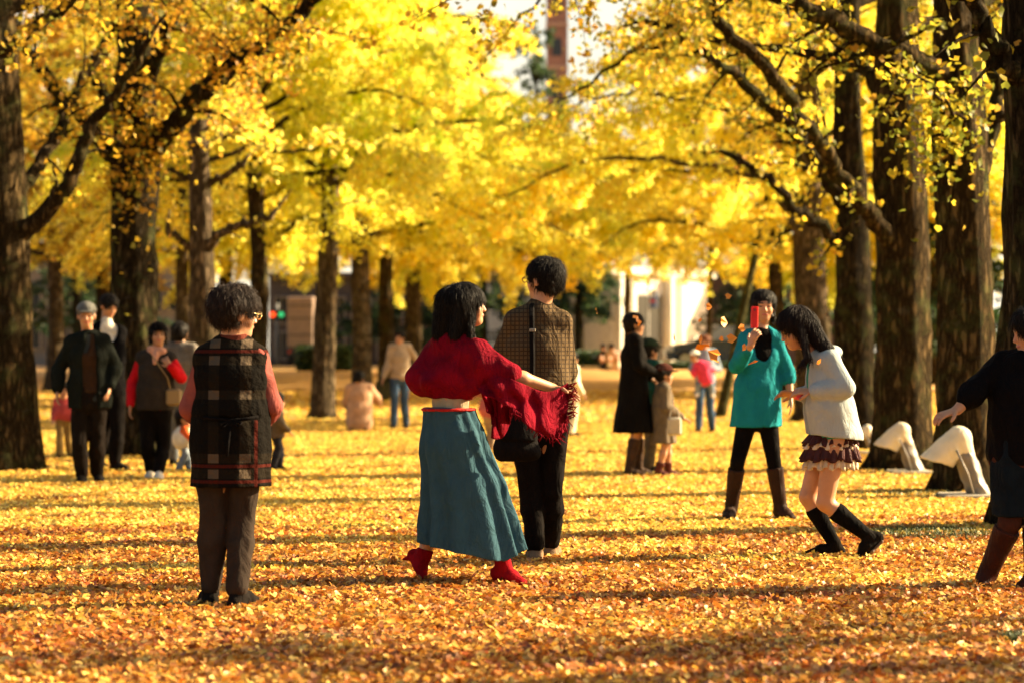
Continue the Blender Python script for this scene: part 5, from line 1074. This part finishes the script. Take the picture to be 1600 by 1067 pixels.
# ------------------------------------------------------------------ floodlights, buildings, car
def build_lamps():
    wh = plain('lamp_enamel', (0.72, 0.64, 0.48), 0.35); gy = plain('lamp_grey_metal', (0.20, 0.17, 0.14), 0.5, 0.1)
    for (px, py, s, label) in ((1492, 774, 1.0, 'larger white floodlight on a slab in front of the right trunk'), (1404, 738, 0.88, 'smaller white floodlight at the foot of the broad sunlit trunk'), (1352, 708, 0.62, 'smallest white floodlight, half hidden behind the running girl')):
        d = CH*F/(py-HZ)-0.55; x = (px-800)/F*d; o = empty('floodlight', (x, d, 0), label, 'floodlight', 'floodlights aimed from the foot of the trees')
        k = 0.0056*s
        def q(a, b, y=0.0): return V3((a-1492)*k, y, (774-b)*k)
        ax = unit(V3(-0.30, 0, -1)); mo = q(1468, 720)
        v, f = sdf_mesh([('+', Cap(q(1498, 682), q(1482, 700), 0.098*s, 0.118*s), 0), ('+', Cap(q(1482, 700), q(1462, 722), 0.118*s, 0.135*s), 0.01), ('+', Cap(q(1500, 690), q(1508, 708), 0.085*s, 0.075*s), 0.03), ('-', Cap(q(1484, 700), q(1460, 728), 0.085*s, 0.125*s), 0.01), ('c', mo, ax)], 0.007, 0.008*s, 16, int(px))
        mesh_np('hood', v, f, wh, o)
        MB().lathe(q(1481, 703), ax, [(0.0, 0.0), (0.01*s, 0.05*s), (0.0, 0.085*s)], 24).build('lens', plain('lamp_glass', (0.45, 0.25, 0.10), 0.3), o, True)  # orange base colour paints in the reflection of the leaves
        v, f = sdf_mesh([('+', Sec(q(1502, 704, 0.02), q(1516, 736, 0.02), V3(0, 1, 0), (0.09*s, 0.085*s), (0.115*s, 0.085*s)), 0), ('+', Sec(q(1516, 736, 0.02), q(1530, 768, 0.02), V3(0, 1, 0), (0.115*s, 0.085*s), (0.13*s, 0.09*s)), 0.02), ('c', V3(0, 0, 0.045), V3(0, 0, -1))], 0.008, 0.014*s, 15, int(px)+1)
        mesh_np('housing', v, f, gy, o)
        for sy in (-1, 1): MB().tube([q(1490, 700, sy*0.13*s), q(1506, 735, sy*0.14*s), q(1516, 768, sy*0.13*s)], 0.010*s, 8).build('bracket', gy, o, True)
        MB().box(-0.12*s, 0.36*s, -0.22*s, 0.24*s, 0.0, 0.05, 0.012).build('base_slab', plain('concrete', (0.38, 0.34, 0.27), 0.9), o)

def build_back():
    def bx(px0, px1, y0, y1, d, dd, m): # box by px columns, rows at distance d
        a, b = W(px0, y1, d), W(px1, y0, d); m.box(a[0], b[0], d, d+dd, a[2], b[2]); return m
    d = 96
    def house(name, label, px0, px1, top, wallm, d, dd=8, base=578, wins=(), roof=None, cols=(), winm=None):
        c = W((px0+px1)/2, 0, d); r = empty(name, (0, 0, 0), label, 'building')
        bx(px0, px1, top, base+6, d, dd, MB()).build('wall', wallm, r)
        for (a, b, t, bo) in wins:
            w = bx(a, b, t, bo, d-0.12, 0.1, MB()).build('window', winm or plain('dark_glass', (0.02, 0.024, 0.03), 0.12), r)
            fm = MB(); s = 1.4
            bx(a-s, b+s, t-s, t, d-0.2, 0.19, fm); bx(a-s, b+s, bo, bo+s, d-0.2, 0.19, fm); bx(a-s, a, t, bo, d-0.2, 0.19, fm); bx(b, b+s, t, bo, d-0.2, 0.19, fm)
            n = max(1, int((b-a)/14))
            for i in range(1, n+1):
                x = a+(b-a)*i/(n+1); bx(x-0.4, x+0.4, t, bo, d-0.18, 0.05, fm)
            fm.build('frame', plain('frame_grey', (0.25, 0.24, 0.22), 0.6), w)
        if roof: bx(px0-5, px1+5, top-roof, top-0.1, d-0.7, dd+1.4, MB()).build('roof', plain('roof_slate', (0.06, 0.055, 0.055), 0.7), r)
        for a in cols:
            bx(a-3, a+3, top+1, base+5, d-0.75, 0.3, MB()).build('column', wallm, r)
        return r
    grey = plain('grey_render', (0.16, 0.155, 0.15), 0.9); white = plain('white_render', (0.80, 0.77, 0.68), 0.8); dk = plain('dark_render', (0.06, 0.055, 0.06), 0.9); br = plain('brown_render', (0.20, 0.13, 0.10), 0.9)
    house('office_building', 'long grey building with dark windows behind the left-hand trunks', -60, 300, 400, grey, 104, wins=[(-40+i*38, -14+i*38, 450+(j*58), 485+(j*58)) for i in range(9) for j in range(2)], roof=6)
    house('office_building', 'low dark grey building behind the kneeling person and beige sweater', 420, 740, 432, dk, 106, wins=[(430+i*40, 458+i*40, 465, 505) for i in range(7)]+[(430+i*40, 458+i*40, 520, 560) for i in range(7)], roof=6)
    house('shop_building', 'dark building behind the tall man, bright wall panels between openings', 745, 955, 420, grey, 108, wins=[(752, 782, 450, 560), (800, 850, 470, 560), (880, 912, 440, 560)], roof=6)
    r = empty('white_building', (W(1110, 0, 99)[0], 99, 0.5), 'sunlit white building with pale columns behind the flying leaves', 'building'); r.rotation_euler = (0, 0, math.radians(48))
    MB().box(-6.3, 0, 0, 7, 0, 4.0).build('wall', white, r); MB().box(-6.5, 0.2, -0.2, 7.2, 4.0, 4.3).build('roof', white, r)
    for x in (-6.1, -5.3, -2.9, -2.2): MB().box(x-0.12, x+0.12, -0.35, -0.01, 0, 3.99, 0.02).build('column', white, r)
    w = MB().box(-4.9, -3.3, -0.04, 0.02, 0.3, 3.2).build('window', plain('dark_glass', (0.02, 0.024, 0.03), 0.12), r)
    MB().box(-5.0, -4.9, -0.08, 0.0, 0.2, 3.3).box(-3.3, -3.2, -0.08, 0.0, 0.2, 3.3).box(-4.899, -3.301, -0.07, 0.0, 3.2, 3.3).box(-4.13, -4.07, -0.07, -0.041, 0.3, 3.19).build('frame', plain('frame_grey', (0.25, 0.24, 0.22), 0.6), w)
    house('garage_building', 'dark brown garage block behind the parked car', 1113, 1330, 420, plain('plum_render', (0.07, 0.045, 0.045), 0.9), 100, wins=[(1125, 1165, 470, 520), (1180, 1220, 470, 520)], roof=5)
    # poster
    o = empty('poster_board', W(939, 545, 95), 'poster with white field and teal foot on the wall right of the tall man', 'poster'); k = 95/F
    MB().box(-12*k, 12*k, 0, 0.08, 0.0, 70*k, 0.02).build('frame', plain('frame_brown', (0.10, 0.05, 0.04), 0.7), o)
    MB().box(-9.5*k, 9.5*k, -0.012, -0.002, 26*k, 58*k).build('sheet', plain('poster_white', (0.60, 0.62, 0.55), 0.6), o)
    MB().box(-9.5*k, 9.5*k, -0.012, -0.002, 14*k, 25.9*k).build('teal_band', plain('poster_teal', (0.05, 0.35, 0.25), 0.6), o)
    m = MB(); m.box(-5*k, 1*k, -0.02, -0.013, 44*k, 50*k); m.box(-1*k, 6*k, -0.02, -0.013, 33*k, 37*k); m.build('picture', plain('poster_brown', (0.35, 0.18, 0.12), 0.6), o)
    # shop sign boards
    o = empty('sign_board', W(1010, 500, 96), 'blue and white sign boards with a red stripe on the white building', 'sign'); k = 96/F
    MB().box(-20*k, 17*k, 0, 0.1, 18*k, 45*k, 0.02).build('board', plain('sign_blue', (0.06, 0.10, 0.22), 0.5), o)
    MB().box(-16*k, 12*k, -0.02, -0.002, 36*k, 42*k).build('white_band', plain('sign_white', (0.6, 0.6, 0.6), 0.5), o)
    MB().box(-16*k, 14*k, -0.02, -0.002, 27*k, 31*k).build('red_stripe', plain('sign_red', (0.45, 0.05, 0.05), 0.5), o)
    MB().box(-4*k, 4*k, 0, 0.1, -40*k, 17.5*k, 0.02).build('post', plain('sign_blue', (0.06, 0.10, 0.22), 0.5), o)
    # tower
    d = 420; a = W(854, 575, d); b = W(887, -180, d)
    o = empty('brick_tower', ((a[0]+b[0])/2, d, 0.8), 'tall narrow reddish brown tower rising out of the top of the picture', 'tower'); w = (b[0]-a[0])/2; H = b[2]
    MB().box(-w, w, 0, 2*w, 0, H).build('wall', plain('tower_brick', (0.20, 0.12, 0.11), 0.85, 0, 0.3, 0.6), o)
    for z in np.arange(6, H, 7.5):
        MB().box(-w-0.12, w+0.12, -0.12, 2*w+0.12, z, z+0.5).build('ledge', plain('tower_stone', (0.33, 0.25, 0.22), 0.8), o)
        MB().box(-0.45*w, 0.45*w, -0.06, 0.02, z+2.2, z+5.2).build('window', plain('dark_glass', (0.02, 0.024, 0.03), 0.12), o)
    # hedges
    def hedge(px0, px1, y0, d, dep, label):
        a, b = W(px0, 0, d), W(px1, y0, d); g = gz(d); r = np.random.default_rng(int(px0)); n = int((b[0]-a[0])*dep*(b[2]-g)*900)+2500
        P = np.stack([r.uniform(0, b[0]-a[0], n), r.uniform(0, dep, n), r.uniform(0.05, b[2]-g, n)+0.06*np.sin(r.uniform(0, 6, n))], 1)
        v, f, c = leaves(P, 0.12, pick('green', n, r)*1.3, r, 0.3); o = empty('hedge', (a[0], d, g), label, 'hedge')
        mesh_np('foliage', v, f, leaf_mat('hedge_foliage', 0.2), o, smooth=False, cols=c)
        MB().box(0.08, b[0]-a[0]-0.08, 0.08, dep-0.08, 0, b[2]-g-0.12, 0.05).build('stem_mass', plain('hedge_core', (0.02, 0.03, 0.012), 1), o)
    hedge(462, 552, 541, 76, 1.2, 'clipped dark green hedge at the lawn edge behind the leaning trunk')
    hedge(900, 980, 550, 84, 1.0, 'low hedge behind the two seated people'); hedge(1020, 1170, 568, 80.6, 0.8, 'low hedge in front of the parked car')
    # delivery truck seen end on, left
    dd = 86; o = empty('delivery_truck', W(470, 569, dd), 'brown box truck seen from behind beyond the hedge', 'truck'); k = dd/F; o.location.z = 0.86
    MB().box(-22*k, 20*k, 0, 5.2, 0.75, 2.55, 0.05).build('cargo_box', plain('truck_brown', (0.24, 0.155, 0.11), 0.6), o)
    for z in (1.15, 1.75, 2.2): MB().box(-21*k, 19*k, -0.02, -0.002, z, z+0.05).build('door_rail', plain('truck_dark', (0.08, 0.06, 0.05), 0.6), o)
    MB().box(-23*k, 21*k, -0.03, 6.6, 0.45, 0.74, 0.04).build('chassis', plain('truck_black', (0.02, 0.02, 0.02), 0.6), o)
    MB().box(-21*k, 19*k, 5.3, 6.9, 0.7, 2.2, 0.12).build('cab', plain('truck_cab', (0.25, 0.27, 0.30), 0.4), o)
    for sx in (-1, 1):
        for yy in (0.9, 5.9):
            m = MB(); m.lathe(V3(sx*0.36-0.05*sx, yy, 0.42), V3(sx, 0, 0), [(0, 0.0), (0, 0.40), (0.05, 0.42), (0.2, 0.42), (0.22, 0.40), (0.22, 0.0)], 20); m.build('wheel', plain('tyre', (0.02, 0.02, 0.02), 0.9), o, True)
        MB().box(sx*0.40-0.05, sx*0.40+0.05, -0.05, -0.031, 0.55, 0.66).build('tail_light', plain('tail_red', (0.4, 0.02, 0.01), 0.3), o)
    # traffic light
    o = empty('traffic_light', W(433, 570, 90), 'traffic light showing red and green beyond the plaid vest woman', 'traffic light'); k = 90/F; o.location.z = 0.86
    MB().tube([V3(0.0, 0, 0), V3(0, 0, 2.4)], 0.06, 10).build('pole', plain('pole_grey', (0.2, 0.2, 0.19), 0.5), o, True)
    MB().box(-11*k, 11*k, -0.12, 0.12, 1.78, 2.18, 0.04).build('signal_box', plain('signal_black', (0.02, 0.02, 0.02), 0.5), o)
    for nm, xx, col, st in (('red_lamp', -6.5*k, (1, 0.08, 0.02), 0.6), ('green_lamp', 7*k, (0.02, 0.8, 0.3), 0.2)):
        m_, nt, b = nodes(nm+'_glow'); b.inputs['Base Color'].default_value = (*col, 1); b.inputs['Emission Color'].default_value = (*col, 1); b.inputs['Emission Strength'].default_value = st
        MB().lathe(V3(xx, -0.12, 1.98), V3(0, -1, 0), [(0, 0.10), (0.03, 0.09), (0.05, 0.05), (0.055, 0.0)], 18).build(nm, m_, o, True)
    # parked car
    dd = 86; o = empty('parked_car', (W(1128, 0, dd)[0], dd, 0.865), 'dark blue-grey car parked facing left behind the low hedge', 'car')
    pa = plain('car_paint', (0.05, 0.07, 0.105), 0.25, 0.3, 0.03); gl = plain('car_glass', (0.30, 0.34, 0.38), 0.06)
    prof = [(-1.95, 0.3), (-2.0, 0.5), (-1.95, 0.72), (-1.6, 0.86), (-0.95, 0.96), (-0.1, 1.50), (0.3, 1.58), (1.3, 1.56), (1.85, 1.2), (2.0, 0.9), (2.02, 0.4), (1.9, 0.28)]
    m = MB(); ws_ = [(-0.86, 0.0), (-0.80, 0.0), (0.80, 0.0), (0.86, 0.0)]; n = len(prof)
    vs = []
    for yy, sh in ((-0.80, 0.93), (-0.86, 1.0), (0.86, 1.0), (0.80, 0.93)):
        for (x, z) in prof: vs.append((x*(0.98 if sh < 1 else 1), yy+0.86-(0.10*(max(z-0.9, 0)/0.7) if yy > 0 else -0.10*(max(z-0.9, 0)/0.7)), 0.3+(z-0.3)*(0.985 if sh < 1 else 1)))
    fs = [tuple(range(n-1, -1, -1))[::-1], tuple(range(3*n, 4*n))[::-1]]+[(r*n+i, r*n+(i+1) % n, (r+1)*n+(i+1) % n, (r+1)*n+i)[::-1] for r in range(3) for i in range(n)]
    m.add(vs, fs); m.build('body', pa, o)
    m = MB(); m.add([(-0.93, 0.02, 0.99), (-0.93, 1.70, 0.99), (-0.12, 1.60, 1.50), (-0.12, 0.12, 1.50)], [(0, 1, 2, 3)][::1]); 
    w_ = m.build('windscreen', gl, o); w_.location = (-0.015, 0, 0.02); md = w_.modifiers.new('t', 'SOLIDIFY'); md.thickness = 0.02
    for a, b in (((-0.70, 1.0), (0.35, 1.48)), ((0.42, 1.0), (1.45, 1.48))):
        poly = [(a[0], a[1]), (b[0]+0.1, a[1]), (b[0], b[1]), (a[0]+(0.62 if a[0] < 0 else 0.0), b[1])]
        MB().prism(poly, -0.015, 0.03).build('side_window', gl, o)
    for xx in (-1.3, 1.3):
        t = MB().lathe(V3(xx, -0.03, 0.32), V3(0, 1, 0), [(0, 0.20), (0, 0.31), (0.03, 0.325), (0.18, 0.325), (0.2, 0.31), (0.2, 0.0)], 24).build('wheel', plain('tyre', (0.02, 0.02, 0.02), 0.9), o, True)
        MB().lathe(V3(xx, -0.025, 0.32), V3(0, 1, 0), [(0, 0.0), (-0.01, 0.08), (0.0, 0.2)], 20).build('rim', plain('alloy', (0.5, 0.5, 0.5), 0.3, 0.8), t, True)
    MB().box(-1.98, -1.72, -0.01, 0.25, 0.60, 0.74, 0.03).build('headlight', plain('headlight_glass', (0.6, 0.58, 0.5), 0.15), o)
    MB().box(-0.75, -0.6, -0.14, 0.0, 1.0, 1.12, 0.03).build('mirror', pa, o)

build_ground(); build_back(); build_lamps(); build_trees(); build_people()
